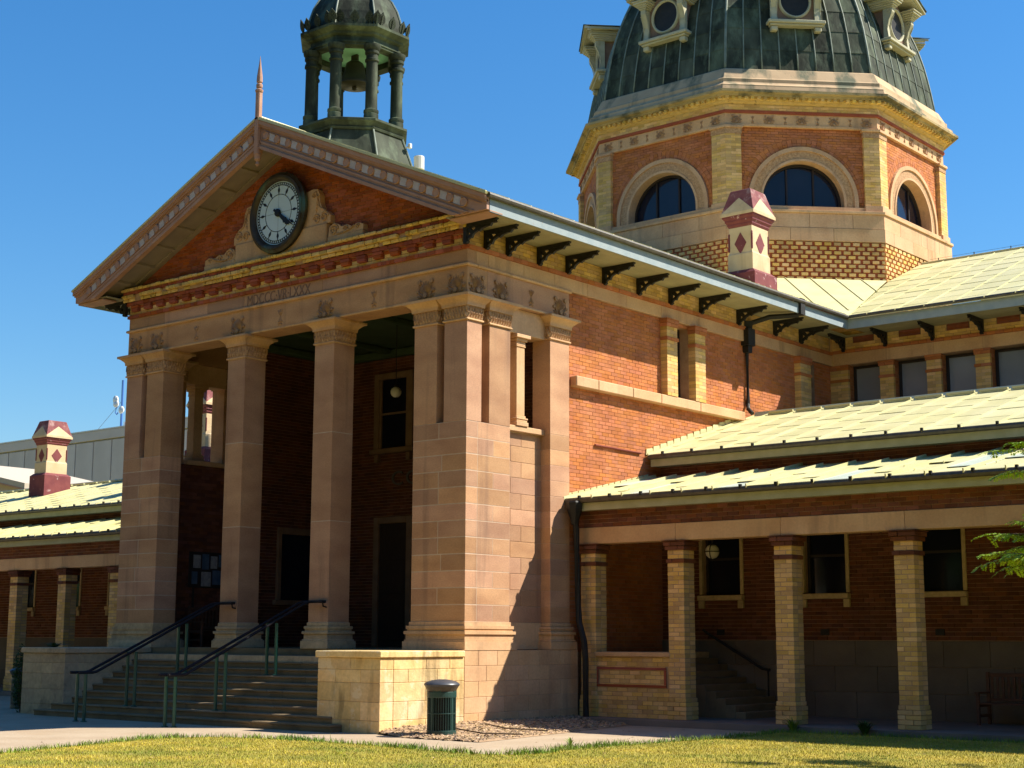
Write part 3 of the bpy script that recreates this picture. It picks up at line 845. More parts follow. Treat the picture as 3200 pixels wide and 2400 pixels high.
for left in (False, True):
    f = lambda x: mir(x, left)
    ev = part('eave_fascia', MB().box(f(1.315), f(1.355), -0.80, 15.98, 11.16, 11.455), FASC, label='long weathered blue-white fascia board of the portico, %s flank' % ('left' if left else 'right'))
    MB().tube([(f(1.42), -0.93, 11.51), (f(1.42), 15.95, 11.51)], 0.062, 8).obj('gutter', GUT, ev)
    for i in range(6):
        xa = 0.03+i*0.212
        MB().box(f(xa), f(xa+0.206), -0.78, 15.98 if i > 2 else 17.3, 11.235, 11.26).obj('soffit_board', SOFF, ev)
    MB().box(f(-0.02), f(-0.3), 0.5, 17.4, 10.80, 11.4).obj('eave_wall', MORTARD, ev)
    lay(YB, brick_rows((f(-0.015), 0.0, 10.81), Y_, Z_, NX if left else X_, 0.43, fullspan(17.3), proud=0.012))
    # projecting red course
    y = 0.0
    while y < 17.4:
        RB.box(f(-0.1), f(0.05+random.uniform(-0.004, 0.004)), y+0.005, y+0.262, 10.706, 10.80)
        y += 0.268
BR = MB()
for w0, w1 in ((-0.045, 0.045),):
    BR.prism(O0, X_, Z_, Y_, [(0, -0.46), (0.09, -0.46), (0.14, -0.42), (0.10, -0.36), (0.11, -0.10), (0.0, -0.10)], w0, w1)
    BR.prism(O0, X_, Z_, Y_, [(0, -0.10), (0.98, -0.10), (0.95, -0.05), (1.0, -0.03), (1.0, 0.0), (0, 0.0)], w0, w1)
    BR.prism(O0, X_, Z_, Y_, [(0.10, -0.40), (0.20, -0.33), (0.24, -0.36), (0.30, -0.26), (0.44, -0.20), (0.47, -0.24), (0.56, -0.18), (0.74, -0.15), (0.80, -0.17), (0.86, -0.10), (0.62, -0.10), (0.40, -0.13), (0.24, -0.22), (0.10, -0.33)], w0*0.8, w1*0.8)
    BR.prism(O0, X_, Z_, Y_, [(0.10, -0.16), (0.20, -0.24), (0.27, -0.20), (0.20, -0.10), (0.10, -0.10)], w0*0.6, w1*0.6)
    BR.prism(O0, X_, Z_, Y_, [(0.36, -0.14), (0.44, -0.14), (0.50, -0.10), (0.33, -0.10)], w0*0.6, w1*0.6)
brm = BR.mesh('eave_bracket', IRON)
for left in (False, True):
    for y in (-0.12, 0.60, 1.40, 2.58, 3.72, 5.25, 6.78, 8.28, 9.80, 11.78, 13.85, 15.4):
        o = put('eave_bracket', brm, CH)
        o.location = (mir(0.0, left), y, 11.233)
        if left: o.rotation_euler = (0, 0, pi)
# ------------------------------------------------------------------ flank wall of the portico block
fwl = MB()
def wall_hole(mb, y0, y1, z0, z1, holes, xa, xb):
    ys = sorted(set([y0, y1]+[h[0] for h in holes]+[h[1] for h in holes]))
    for a, b in zip(ys[:-1], ys[1:]):
        hs = [h for h in holes if h[0] <= a+1e-6 and h[1] >= b-1e-6]
        if not hs:
            mb.box(xa, xb, a, b, z0, z1)
        else:
            mb.box(xa, xb, a, b, z0, hs[0][2]); mb.box(xa, xb, a, b, hs[0][3], z1)
HOLES = [(8.47, 9.35, 8.26, 10.3), (15.85, 16.45, 8.26, 10.3)]
wall_hole(fwl, 3.82, 17.5, -0.5, 10.37, HOLES, -0.55, -0.105)
flank = part('flank_wall', fwl, MORTARD, label='orange-red brick flank wall of the portico block in raking sun')
def fspan(v):
    z = 1.5+v
    iv = [(0.0, 13.68)]
    for a, b, c, d in HOLES:
        if c < z < d:
            iv = [(p, q) for (s, e) in iv for (p, q) in ((s, min(e, a-3.82)), (max(s, b-3.82), e)) if q > p]
    return iv
rows = brick_rows((-0.105, 3.82, 1.5), Y_, Z_, X_, 8.87, fspan, L=0.27, h=0.0945)
NEAR = [r for r in rows if r[4] < 3.2 and 3.9 < r[6] < 6.9]
NEAR.sort(key=lambda r: r[4]+abs(r[6]-5.4))
chosen = set(id(r) for r in NEAR[:290])
for r in rows:
    if id(r) in chosen:
        MB().obox(*r).obj('red_brick', RED, flank)
    else:
        RB.obox(*r, back=False)
for a, b, c, d in HOLES:
    w = part('slit_window', MB().box(-0.46, -0.44, a, b, c, d), GLASS)
    MB().box(-0.44, -0.39, a, a+0.06, c, d).box(-0.44, -0.39, b-0.06, b, c, d).box(-0.44, -0.39, (a+b)/2-0.025, (a+b)/2+0.025, c, d).obj('frame', FRAME, w)
part('left_flank_wall', MB().box(XL+0.11, XL+0.55, 3.82, 17.5, -0.5, 10.37), RED)
# brick pilasters beside the slit windows
def flank_pilaster(y0, y1, z0=8.255):
    p = part('window_pilaster', MB().box(-0.1, 0.115, y0+0.006, y1-0.006, z0, 10.36), MORTARD)
    r = 0; z = z0
    while z < 10.36:
        z1 = min(z+0.0945, 10.365)
        red = z > 10.08 or 9.70 < z < 9.80
        pr = 0.03 if (9.70 < z < 9.80) else (0.02+0.12*(z-10.08) if z > 10.08 else 0.0)
        cuts = [y0-pr, y0+(y1-y0)*(0.66 if r % 2 else 0.34), y1+pr]
        for a, b in zip(cuts[:-1], cuts[1:]):
            (RB if red else YB).box(-0.11, 0.12+pr+random.uniform(-0.003, 0.003), a+0.004, b-0.004, z+0.004, z1-0.004)
        z = z1; r += 1
for a, b in ((7.97, 8.47), (9.35, 9.87), (15.2, 15.85)):
    flank_pilaster(a, b)
sc = part('string_course', MB().box(-0.105, 0.05, 4.0, 11.95, 7.99, 8.24), MORTARD)
ys = [3.98, 4.9, 6.4, 7.7, 9.6, 11.95]
for a, b in zip(ys[:-1], ys[1:]):
    MB().cbox(-0.1, 0.115, a, b-0.006, 7.985, 8.25, 0.02).obj('stone_block', STONEP, sc)
part('wall_conduit', MB().tube([(-0.06, 4.95, 6.62), (-0.06, 6.95, 6.60)], 0.03, 6), REDD)
# rain head and downpipe
dp = part('downpipe', MB().tube([(-0.02, 12.32, 10.2), (-0.02, 12.32, 8.55), (0.05, 12.2, 8.38), (0.22, 12.15, 8.22)], 0.06, 8), IRON)
MB().box(-0.1, 0.16, 12.12, 12.5, 10.25, 10.75).box(-0.1, 0.10, 12.2, 12.42, 10.05, 10.25).obj('rain_head', IRON, dp)
MB().tube([(0.03, 12.32, 10.9), (0.6, 12.6, 11.08), (1.30, 13.05, 11.12)], 0.075, 8).box(1.22, 1.44, 12.95, 13.2, 11.12, 11.60).obj('gutter_outlet', IRON, dp)
MB().lathe([(0.13, -0.2), (0.18, 0.12)], (0.03, 12.32, 10.85), 4).obj('funnel', IRON, dp)

# ------------------------------------------------------------------ main range (behind, above the wing roof)
MY = 17.5
mw = part('main_range_wall', MB().box(0.0, 16, MY+0.5, MY+0.9, 6.0, 10.4).box(0.0, 16, MY+0.02, MY+0.5, 10.36, 11.45).box(0.0, 16, MY+0.02, MY+0.5, 6, 8.6), MORTARD, label='clerestory wall of the main range behind the wing roof')
piers = [(-0.1, 0.52)]+[(1.60+1.545*k, 2.06+1.545*k) for k in range(9)]
for x0, x1 in piers:
    p = MB().box(x0+0.006, x1-0.006, MY+0.006, MY+0.5, 8.0, 10.37).obj('window_pier', MORTARD, mw)
    z = 8.5; r = 0
    while z < 10.36:
        z1 = min(z+0.0945, 10.365)
        red = z > 10.12 or 9.80 < z < 9.90
        pr = 0.03 if 9.80 < z < 9.90 else (0.02+0.12*(z-10.12) if z > 10.12 else 0)
        cuts = [x0-pr, x0+(x1-x0)*(0.6 if r % 2 else 0.4), x1+pr]
        for a, b in zip(cuts[:-1], cuts[1:]):
            (RB if red else YB).box(a+0.004, b-0.004, MY-pr+random.uniform(-0.003, 0.003), MY+0.12, z+0.004, z1-0.004)
        RB.box(x1-0.1, x1+0.005, MY+0.125, MY+0.30, z+0.004, z1-0.004); RB.box(x1-0.1, x1+0.005, MY+0.305, MY+0.5, z+0.004, z1-0.004)
        z = z1; r += 1
for (a, b), (c, d) in zip(piers[:-1], piers[1:]):
    w = MB().box(b+0.02, c-0.02, MY+0.40, MY+0.42, 8.6, 10.32).obj('clerestory_window', GLASSG, mw)
    MB().box(b+0.01, b+0.10, MY+0.36, MY+0.45, 8.6, 10.34).box(c-0.07, c-0.005, MY+0.36, MY+0.45, 8.6, 10.34).box(b+0.1, c-0.07, MY+0.36, MY+0.45, 10.26, 10.34).obj('frame', FRAME, w)
mb_ = part('main_frieze_band', MB().box(0.01, 16, MY+0.01, MY+0.4, 10.37, 10.80), MORTARD)
xs = [0.0, 1.85, 3.4, 4.95, 6.5, 8.0, 9.6, 16]
for a, b in zip(xs[:-1], xs[1:]):
    MB().cbox(a+0.003, b-0.003, MY, MY+0.2, 10.372, 10.74, 0.006).obj('stone_block', STONEP, mb_)
x = 0.0
while x < 14:
    RB.box(x+0.005, x+0.262, MY-0.05, MY+0.1, 10.745, 10.84); x += 0.268
vents = [(0.72+1.56*k, 1.44+1.56*k) for k in range(8)]
def vspan(v):
    z = 10.85+v
    iv = []; s = 0.0
    for a, b in vents:
        if 11.02 < z < 11.27:
            iv.append((s, a)); s = b
    iv.append((s, 14.0))
    return iv
lay(YB, brick_rows((0.0, MY+0.015, 10.85), X_, Z_, NY, 0.6, vspan, proud=0.012))
for a, b in vents:
    v = MB().box(a, b, MY+0.012, MY+0.018, 11.02, 11.27).obj('eave_vent', GUT, mw)
    g = MB()
    for k in range(6): g.box(a+0.02, b-0.02, MY-0.002, MY+0.011, 11.035+k*0.038, 11.055+k*0.038)
    g.obj('grille', REDD, v)
for k in range(8):
    o = put('eave_bracket', brm, CH); o.location = (0.30+1.555*k if k else 0.42, MY, 11.233); o.rotation_euler = (0, 0, -pi/2)
mf = part('main_eave_fascia', MB().box(1.36, 16, 15.96, 16.0, 11.16, 11.455), FASC)
MB().tube([(1.45, 15.9, 11.51), (16, 15.9, 11.51)], 0.062, 8).obj('gutter', GUT, mf)
for i in range(6):
    MB().box(1.33 if i < 5 else 0.0, 16, 16.02+i*0.25, 16.26+i*0.25, 11.236, 11.261).obj('soffit_board', SOFF, mf)

# --- sheet-metal roofs laid as lapped pans
PANEL_COUNT = [0]
def pans(parent, x0, x1, y0, z0, y1, z1, pitch, rows, mats, lift=0.018, seam=0.035, objs=True, xl=None, first=0.0, seam_w=0.03, jit=0.0):
    """lapped pans on a slope rising along +Y; xl(y) gives a slanting left edge"""
    dy, dz = (y1-y0), (z1-z0)
    ln = sqrt(dy*dy+dz*dz)
    vdir = (0, dy/ln, dz/ln); n = (0, -dz/ln, dy/ln)
    rest = MB(); seams = MB()
    def P(x, t, w):
        return (x, y0+vdir[1]*t+n[1]*w, z0+vdir[2]*t+n[2]*w)
    x = x0+first-pitch*(1 if first > 0 else 0); col = 0
    edges = []
    while x < x1-0.05:
        xe = x+pitch
        edges.append(x)
        for r in range(rows):
            sh = 0.5 if col % 2 else 0.0
            t0 = ln*max(0, (r-sh))/rows; t1 = ln*min(rows, (r+1-sh))/rows
            if r == rows-1: t1 = ln
            la = max(x, x0); lb = max(x, x0)
            if xl:
                la = max(la, xl(y0+vdir[1]*t0)); lb = max(lb, xl(y0+vdir[1]*t1))
            re = min(xe, x1)
            if re-la < 0.03 or t1-t0 < 0.02: continue
            lb = min(lb, re-0.01)
            lf = lift*(1+random.uniform(-0.4, 0.6))
            a = [P(la+0.002, t0, lf), P(re-0.002, t0, lf), P(re-0.002, t1, 0.004), P(lb+0.002, t1, 0.004)]
            b = [P(la+0.002, t0, lf-0.012), P(re-0.002, t0, lf-0.012), P(re-0.002, t1, -0.008), P(lb+0.002, t1, -0.008)]
            fs = [(0, 1, 2, 3), (7, 6, 5, 4), (0, 4, 5, 1), (1, 5, 6, 2), (2, 6, 7, 3), (3, 7, 4, 0)]
            if objs and PANEL_COUNT[0] < 298:
                PANEL_COUNT[0] += 1
                MB().add(a+b, fs).obj('roof_panel', random.choice(mats), parent)
            else:
                rest.add(a+b, fs)
        x = xe; col += 1
    edges.append(x1)
    for e in edges:
        e = min(max(e, x0), x1)
        ta = 0.0
        if xl:
            # seam begins where it leaves the valley
            for k in range(40):
                if e >= xl(y0+vdir[1]*ln*k/40): ta = ln*k/40; break
            else:
                continue
        j = random.uniform(-jit, jit)
        tb = ln*(1-abs(random.uniform(0, jit*3)))
        seams.add([P(e-seam_w/2+j, ta-0.03, 0.0), P(e+seam_w/2+j, ta-0.03, 0.0), P(e+seam_w/2, tb, 0.0), P(e-seam_w/2, tb, 0.0),
                   P(e-seam_w/2+j, ta-0.03, seam+0.01), P(e+seam_w/2+j, ta-0.03, seam+0.01), P(e+seam_w/2, tb, seam), P(e-seam_w/2, tb, seam)],
                  [(0, 3, 2, 1), (4, 5, 6, 7), (0, 1, 5, 4), (1, 2, 6, 5), (2, 3, 7, 6), (3, 0, 4, 7)])
    if rest.v:
        rest.obj('roof_panels', mats[0], parent, kind='stuff')
    seams.obj('standing_seams', ROOF, parent)
    return edges
def xvalley(y):
    return 1.40-(1.40-0.24)*(y-15.9)/(21.18-15.9) if y < 21.18 else 0.24
mr_ = part('main_roof', MB().prism(O0, Y_, Z_, X_, [(15.86, 11.50), (23.75, 14.83), (31.6, 11.50), (31.6, 11.44), (23.75, 14.77), (15.86, 11.44)], 1.42, 16), ROOF)
MB().prism(O0, Y_, Z_, X_, [(16.2, 11.60), (23.75, 14.78), (23.75, 14.72), (16.2, 11.54)], 0.25, 1.41).obj('roof_underlay', ROOF, mr_)
pans(mr_, 0.22, 16.0, 15.86, 11.515, 23.75, 14.85, 0.92, 9, [ROOF], xl=xvalley, seam=0.025, lift=0.012)
MB().tube([(0.3, 23.75, 14.87), (16, 23.75, 14.87)], 0.05, 8).obj('ridge_cap', ROOF, mr_)
MB().tube([(0.6, 23.75, 14.98), (16, 23.75, 14.98)], 0.005, 5).obj('ridge_cable', GUT, mr_)
pk = MB()
for k in range(12): pk.box(0.9+k*1.3, 0.93+k*1.3, 23.74, 23.76, 14.9, 15.0)
pk.obj('cable_pegs', GUT, mr_)
# diagonal valley slope at the foot of the drum
V1 = (-3.67, 17.25, 13.77); V2 = (0.20, 21.12, 13.77); VC = (1.42, 15.92, 11.545)
vm_ = MB(); slope_sheet(vm_, [V1, VC, V2], 0.03)
vsl = part('valley_roof', vm_, ROOF)
for t in (0.36, 0.52, 0.68, 0.84):
    a = Vector(V1)*(1-t)+Vector(V2)*t
    d = Vector((0.7071, -0.7071, -0.49)); b = None
    # run down slope until the triangle edge
    lim = Vector(VC)
    k = min(4.44, 4.44*(1-abs((t-0.5))/0.5*0.92)) if t > 0.5 else 4.44*(0.55+0.8*t)
    m0 = MB().tube([a+Vector((0, 0, 0.03)), a+d*k*0.93+Vector((0, 0, 0.03))], 0.035, 5)
    m0.obj('roof_seam', ROOF, vsl)
# stepped lead flashing where the roofs meet the walls
def flashing(parent, pts, n, sz=0.2, hgt=0.17):
    for i in range(n):
        t = i/n
        a = Vector(pts[0])*(1-t)+Vector(pts[1])*t
        mb = MB()
        mb.prism(a, Y_, Z_, X_, [(0, -0.02), (sz*1.35, -0.02+0.3*sz), (sz*1.2, hgt), (0.02, hgt-0.05)], 0.0, 0.03)
        mb.obj('flashing_tab', ROOF, parent)
# ------------------------------------------------------------------ the two low wings with their verandahs
WX = 18.0
BRICK_OBJ = [0]
def column(cx, left, objs=False):
    """cream brick verandah column with dark red flared cap"""
    f = lambda x: mir(x, left)
    h = 0.225
    c = part('verandah_column', MB().box(f(cx-h+0.008), f(cx+h-0.008), 4.008, 4.442, -0.05, 4.05), MORTARD)
    z = 0.0; r = 0
    while z < 4.06:
        z1 = min(z+0.0985, 4.065)
        e = 0.0
        red = False
        if z < 0.47: e = 0.035 if z < 0.38 else 0.018
        if 3.49 < z < 3.58: e, red = 0.03, True
        if z > 3.78: e, red = 0.03+0.28*(z-3.78), True
        a = cx-h-e; b = cx+h+e; y0 = 4.0-e; y1 = 4.45+e; ym = 4.225
        k = 0.66 if r % 2 else 0.34
        cut = a+(b-a)*k; cut2 = a+(b-a)*(1-k)
        for i, (xa, xb, ya, yb) in enumerate(((a, cut, y0, ym), (cut, b, y0, ym), (cut2, b, ym, y1), (a, cut2, ym, y1))):
            j = random.uniform(-0.003, 0.003)
            mb = MB().cbox(f(xa+0.005+j), f(xb-0.005+j), ya+0.004+j, yb-0.004+j, z+0.005, z1-0.005, 0.006)
            if objs and i < objs and not red and BRICK_OBJ[0] < 298:
                BRICK_OBJ[0] += 1
                mb.obj('brick', YEL, c)
            elif objs and red:
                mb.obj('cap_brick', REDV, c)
            elif red:
                RV.add(mb.v, mb.f)
            else:
                YB.add(mb.v, mb.f)
        z = z1; r += 1
    return c

def wing(left):
    f = lambda x: mir(x, left)
    WX = 34.0 if left else 18.0
    side = 'left' if left else 'right'
    # rear wall of the verandah with windows
    wins = [(-9, -9)]
    wl = [(1.28+2.93*k, 2.40+2.93*k) for k in range(11 if left else 6)]
    mb = MB()
    xs = [0.02]+[v for w in wl for v in w]+[WX]
    for i, (a, b) in enumerate(zip(xs[:-1], xs[1:])):
        if i % 2 == 0:
            mb.box(f(a), f(b), 7.76, 8.1, -0.1, 6.5)
        else:
            mb.box(f(a), f(b), 7.76, 8.1, -0.1, 2.92); mb.box(f(a), f(b), 7.76, 8.1, 4.75, 6.5)
    w = part('verandah_wall', mb, MORTARD, label='shaded brick rear wall of the %s verandah with tall windows' % side)
    def sp(v):
        z = 1.8+v
        if 2.92 < z < 4.75:
            return [(a, b) for i, (a, b) in enumerate(zip(xs[:-1], xs[1:])) if i % 2 == 0]
        return [(0.02, WX)]
    o = (f(0.0), 7.755, 1.8)
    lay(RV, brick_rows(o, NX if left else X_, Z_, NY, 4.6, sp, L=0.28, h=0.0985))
    zz = [-0.05, 0.6, 1.2, 1.79]
    for k in range(3):
        bx = [0.02+(0.55 if k % 2 else 0)+1.1*i for i in range(14)]
        if left:
            MB().box(f(0.02), f(WX), 7.71, 7.76, zz[k], zz[k+1]-0.006).obj('stone_course', DADO, w)
        else:
            g = MB()
            for a in bx:
                g.cbox(f(a+0.004), f(min(a+1.1, WX)-0.004), 7.705, 7.76, zz[k]+0.003, zz[k+1]-0.004, 0.006)
            g.obj('stone_course', DADO, w)
    for a, b in wl:
        p = MB().box(f(a), f(b), 7.98, 8.0, 2.92, 4.75).obj('window', GLASS, w)
        MB().box(f(a), f(a+0.07), 7.90, 7.99, 2.92, 4.75).box(f(b-0.07), f(b), 7.90, 7.99, 2.92, 4.75).box(f(a+0.07), f(b-0.07), 7.92, 7.99, 3.8, 3.86).obj('frame', FRAME, p)
        MB().cbox(f(a-0.1), f(b+0.1), 7.60, 7.9, 2.78, 2.91, 0.015).cbox(f(a-0.1), f(a+0.06), 7.66, 7.74, 2.58, 2.775, 0.01).cbox(f(b-0.06), f(b+0.1), 7.66, 7.74, 2.58, 2.775, 0.01).obj('sill', STONEG, p)
        MB().cbox(f(b-0.002), f(b+0.09), 7.70, 7.80, 2.93, 4.7, 0.01).obj('architrave_strip', STONEG, p)
        MB().cbox(f(a-0.09), f(a+0.002), 7.70, 7.80, 2.93, 4.7, 0.01).obj('architrave_strip', STONEG, p)
        MB().box(f(a+0.4), f(a+0.62), 7.72, 7.757, 1.92, 2.06).obj('air_vent', IRON, w)
    # columns, beam, brick course, eave
    for i, cx in enumerate((0.42, 2.945, 5.76, 8.61, 11.46, 14.31, 17.16)+((20.0, 22.86, 25.7) if left else ())):
        n = 0
        if not left: n = {3: 3, 2: 3, 1: 2}.get(i, 0)
        column(cx, left, n)
    bm = part('verandah_beam', MB().box(f(0.03), f(WX), 4.02, 4.42, 4.08, 4.46), MORTARD)
    xb = [0.02, 2.95, 5.72, 8.66, 11.46, 14.3]+([17.2, 20.0, 22.9, 25.7, 28.6, 31.4] if left else [])+[WX]
    for a, b in zip(xb[:-1], xb[1:]):
        MB().cbox(f(a+0.003), f(b-0.003), 4.0, 4.44, 4.072, 4.465, 0.008).obj('stone_block', STONEP, bm)
    lay(RV, brick_rows((f(0.02), 4.045, 4.47), NX if left else X_, Z_, NY, 0.42, fullspan(WX-0.02), L=0.28, h=0.0985))
    MB().box(f(0.02), f(WX), 4.045, 4.4, 4.47, 4.95).obj('brick_backing', MORTARD, bm)
    ve = part('verandah_eave', MB().box(f(0.0), f(WX), 3.74, 3.78, 4.86, 5.09), FASCO)
    MB().box(f(0.0), f(WX), 3.785, 4.03, 4.87, 4.9).obj('soffit_board', SOFF, ve)
    MB().tube([(f(-0.02), 3.68, 5.11), (f(WX), 3.68, 5.11)], 0.075, 8).obj('gutter', GUT, ve)
    part('verandah_ceiling', MB().box(f(0.02), f(WX), 4.4, 7.76, 4.78, 4.82), SOFF)
    part('verandah_floor', MB().box(f(0.02), f(WX), 3.5, 7.8, -0.4, 0.0), SLAB)
    # lower roof
    lr = part('verandah_roof', MB().prism(O0, Y_, Z_, X_, [(3.64, 5.12), (7.78, 6.03), (7.78, 5.97), (3.64, 5.06)], *sorted((f(0.0), f(WX)))), ROOF)
    ur = part('wing_roof', MB().prism(O0, Y_, Z_, X_, [(7.22, 6.55), (12.75, 8.23), (17.4, 6.9), (17.4, 6.84), (12.75, 8.17), (7.22, 6.49)], *sorted((f(0.0), f(WX)))), ROOF)
    a, b = sorted((f(0.0), f(WX)))
    if left:
        pans(ur, a, b, 7.22, 6.565, 12.72, 8.24, 0.9, 5, [ROOF], objs=False, lift=0.013)
        pans(lr, a, b, 3.64, 5.135, 7.74, 6.045, 0.9, 3, [ROOF], objs=False, seam=0.07, lift=0.03, jit=0.04)
    else:
        pans(ur, a, b, 7.22, 6.565, 12.72, 8.24, 0.9, 5, [ROOF], first=0.45, lift=0.013, seam=0.045)
        pans(lr, a, b, 3.64, 5.135, 7.74, 6.045, 0.85, 2, [ROOF, ROOF, ROOF, ROOFG], seam=0.085, lift=0.03, jit=0.06)
        # lifted ends and odd clips of the older sheets
        g = MB()
        for k in range(22):
            x = random.uniform(0.4, 12.5); t = random.uniform(0.15, 0.95)
            y = 3.64+4.1*t; z = 5.155+0.91*t
            g.box(x, x+0.015, y, y+0.08, z, z+0.05)
        g.obj('roof_clips', ROOF, lr, kind='stuff')
    rc = MB().prism(O0, Y_, Z_, X_, [(12.60, 8.20), (12.66, 8.34), (12.88, 8.36), (12.92, 8.20)], a, b)
    rc.obj('ridge_cap', ROOFG, ur)
    k = 0
    cap = MB()
    x = a+0.45
    while x < b-0.5:
        cap.box(x+0.08, x+0.86, 12.52, 12.6, 8.235, 8.29); x += 0.9
    cap.obj('ridge_tabs', ROOF, ur)
    ue = part('wing_eave', MB().box(f(0.0), f(WX), 7.31, 7.35, 6.27, 6.50), FASCO)
    MB().tube([(f(-0.02), 7.25, 6.52), (f(WX), 7.25, 6.52)], 0.07, 8).obj('gutter', GUT, ue)
    MB().box(f(0.0), f(WX), 7.36, 7.76, 6.28, 6.31).obj('soffit_board', SOFF, ue)
    # bolts along both gutters
    g = MB()
    x = a+0.45
    while x < b:
        g.box(x-0.03, x+0.03, 3.59, 3.65, 5.14, 5.22); g.box(x-0.03, x+0.03, 7.17, 7.23, 6.56, 6.64); x += 0.9
    g.obj('seam_ends', IRON, ue, kind='stuff')
    return w
wing(False)
wing(True)
wr = [o for o in CH.children if o.name.startswith('wing_roof')][0]
flashing(wr, [(-0.09, 7.2, 6.60), (-0.09, 12.1, 8.10)], 15, 0.24, 0.19)
vr = [o for o in CH.children if o.name.startswith('verandah_roof')][0]
flashing(vr, [(-0.09, 3.75, 5.18), (-0.09, 7.3, 5.96)], 14, 0.19, 0.17)
# black downpipe in the corner
dp2 = part('downpipe', MB().tube([(0.28, 3.66, 4.75), (0.30, 3.70, 4.4), (0.30, 3.75, 2.7), (0.36, 3.72, 2.2), (0.52, 3.70, 1.75), (0.56, 3.70, 1.3), (0.55, 3.72, -0.1)], 0.075, 8), IRON, label='black corner downpipe between the stone pilaster and the verandah')
MB().lathe([(0.09, -0.42), (0.11, -0.3), (0.2, -0.05), (0.22, 0.1), (0.2, 0.14)], (0.28, 3.66, 4.95), 8).obj('rain_head', IRON, dp2)

# --- right verandah: parapet, landing, stair and handrail
pp = part('parapet', MB().box(0.64, 2.73, 4.06, 4.40, -0.1, 1.40), MORTARD)
def pspan(v):
    return [(0.0, 2.09)] if not (0.72 < v < 1.16) else [(0.0, 0.0+0.02), (0.08, 1.98), (2.04, 2.09)]
for r in brick_rows((0.64, 4.06, 0.0), X_, Z_, NY, 1.40, pspan, L=0.29, h=0.0985):
    YB.obox(*r, back=False)
MB().box(0.62, 2.62, 4.03, 4.05, 1.10, 1.16).box(0.62, 2.62, 4.03, 4.05, 0.70, 0.76).box(0.62, 0.68, 4.031, 4.05, 0.765, 1.095).box(2.56, 2.62, 4.031, 4.05, 0.765, 1.095).obj('panel_border', REDD, pp)
MB().cbox(0.60, 2.76, 3.98, 4.46, 1.40, 1.51, 0.015).obj('coping', STONEP, pp)
ld = part('verandah_landing', MB().box(0.05, 1.45, 4.46, 7.70, -0.1, 1.50), STONEG)
for k in range(9):
    MB().cbox(1.455+k*0.27, 1.725+k*0.27, 5.4, 7.70, -0.1, 1.35-k*0.15, 0.012).obj('step', STEPM, ld)
hr = part('stair_handrail', MB().tube([(1.45, 7.45, 2.05), (1.6, 7.45, 1.95), (3.15, 7.45, 1.10), (3.35, 7.45, 1.08)], 0.035, 8), IRON)
MB().tube([(3.3, 7.45, 1.08), (3.3, 7.45, 0.0)], 0.025, 6).obj('post', IRON, hr)
MB().tube([(2.2, 7.45, 1.6), (2.2, 7.7, 1.5)], 0.015, 6).obj('wall_bracket', IRON, hr)

# ------------------------------------------------------------------ portico interior
pf = part('portico_floor', MB().box(XL+0.3, -0.3, -0.09, 7.7, 0.8, 1.55), STEPM)
bw = part('portico_rear_wall', MB().box(XL+0.5, -0.5, 7.72, 8.1, 1.5, 10.7), MORTARD)
iw = MB()
DOORS = [(-10.28, -9.12, 1.55, 5.25), (-3.68, -2.52, 1.55, 5.25), (-7.2, -5.6, 1.55, 5.25)]
WINS = [(-10.35, -9.15, 7.55, 9.7), (-3.65, -2.45, 7.55, 9.7), (-7.0, -5.8, 7.55, 9.7)]
def bspan(v):
    z = 1.55+v
    iv = [(0.0, 11.8)]
    for a, b, c, d in DOORS+WINS:
        if c < z < d:
            iv = [(p, q) for (s, e) in iv for (p, q) in ((s, min(e, a-XL-0.5)), (max(s, b-XL-0.5), e)) if q > p]
    return iv
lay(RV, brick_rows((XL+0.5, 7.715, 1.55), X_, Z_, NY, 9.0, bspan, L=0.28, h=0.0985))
for a, b, c, d in DOORS:
    dd = MB().box(a, b, 7.66, 7.70, c, d).obj('door', DOOR, bw)
    MB().cbox(a-0.22, a, 7.58, 7.74, c, d+0.2, 0.02).cbox(b, b+0.22, 7.58, 7.74, c, d+0.2, 0.02).cbox(a, b, 7.58, 7.74, d, d+0.2, 0.02).obj('stone_surround', DOORST, dd)
    MB().cbox(a+0.1, b-0.1, 7.64, 7.659, c+0.2, c+1.4, 0.008).cbox(a+0.1, b-0.1, 7.64, 7.659, c+1.6, c+2.6, 0.008).obj('door_panel', DOOR, dd)
for a, b, c, d in WINS:
    dd = MB().box(a, b, 7.68, 7.70, c, d).obj('upper_window', GLASS, bw)
    MB().cbox(a-0.22, a, 7.58, 7.74, c, d+0.2, 0.02).cbox(b, b+0.22, 7.58, 7.74, c, d+0.2, 0.02).cbox(a, b, 7.58, 7.74, d, d+0.2, 0.02).obj('stone_surround', DOORST, dd)
    MB().cbox(a-0.32, b+0.32, 7.50, 7.74, c-0.16, c-0.002, 0.02).cbox(a-0.15, a, 7.55, 7.72, c-0.42, c-0.165, 0.02).cbox(b, b+0.15, 7.55, 7.72, c-0.42, c-0.165, 0.02).obj('sill', DOORST, dd)
    MB().box(a, a+0.08, 7.63, 7.68, c, d).box(b-0.08, b, 7.63, 7.68, c, d).box(a+0.08, b-0.08, 7.63, 7.68, (c+d)/2-0.03, (c+d)/2+0.03).obj('frame', DOORST, dd)
sg = put('sign_letters', text_mesh('CO', 0.62, 0.02, SIGNM, 1.15, 1.25), bw, label='large pale letters C and O on the wall above the door')
sg.location = (-9.82, 7.67, 6.40); sg.rotation_euler = (pi/2, 0, 0)
lw = part('portico_left_wall', MB().box(XL+0.56, XL+0.6, 3.8, 7.72, 1.5, 10.7), MORTARD)
MB().box(XL+0.73, XL+0.80, 0.72, 3.05, 1.5, 6.66).obj('inner_lining', REDV, lw)
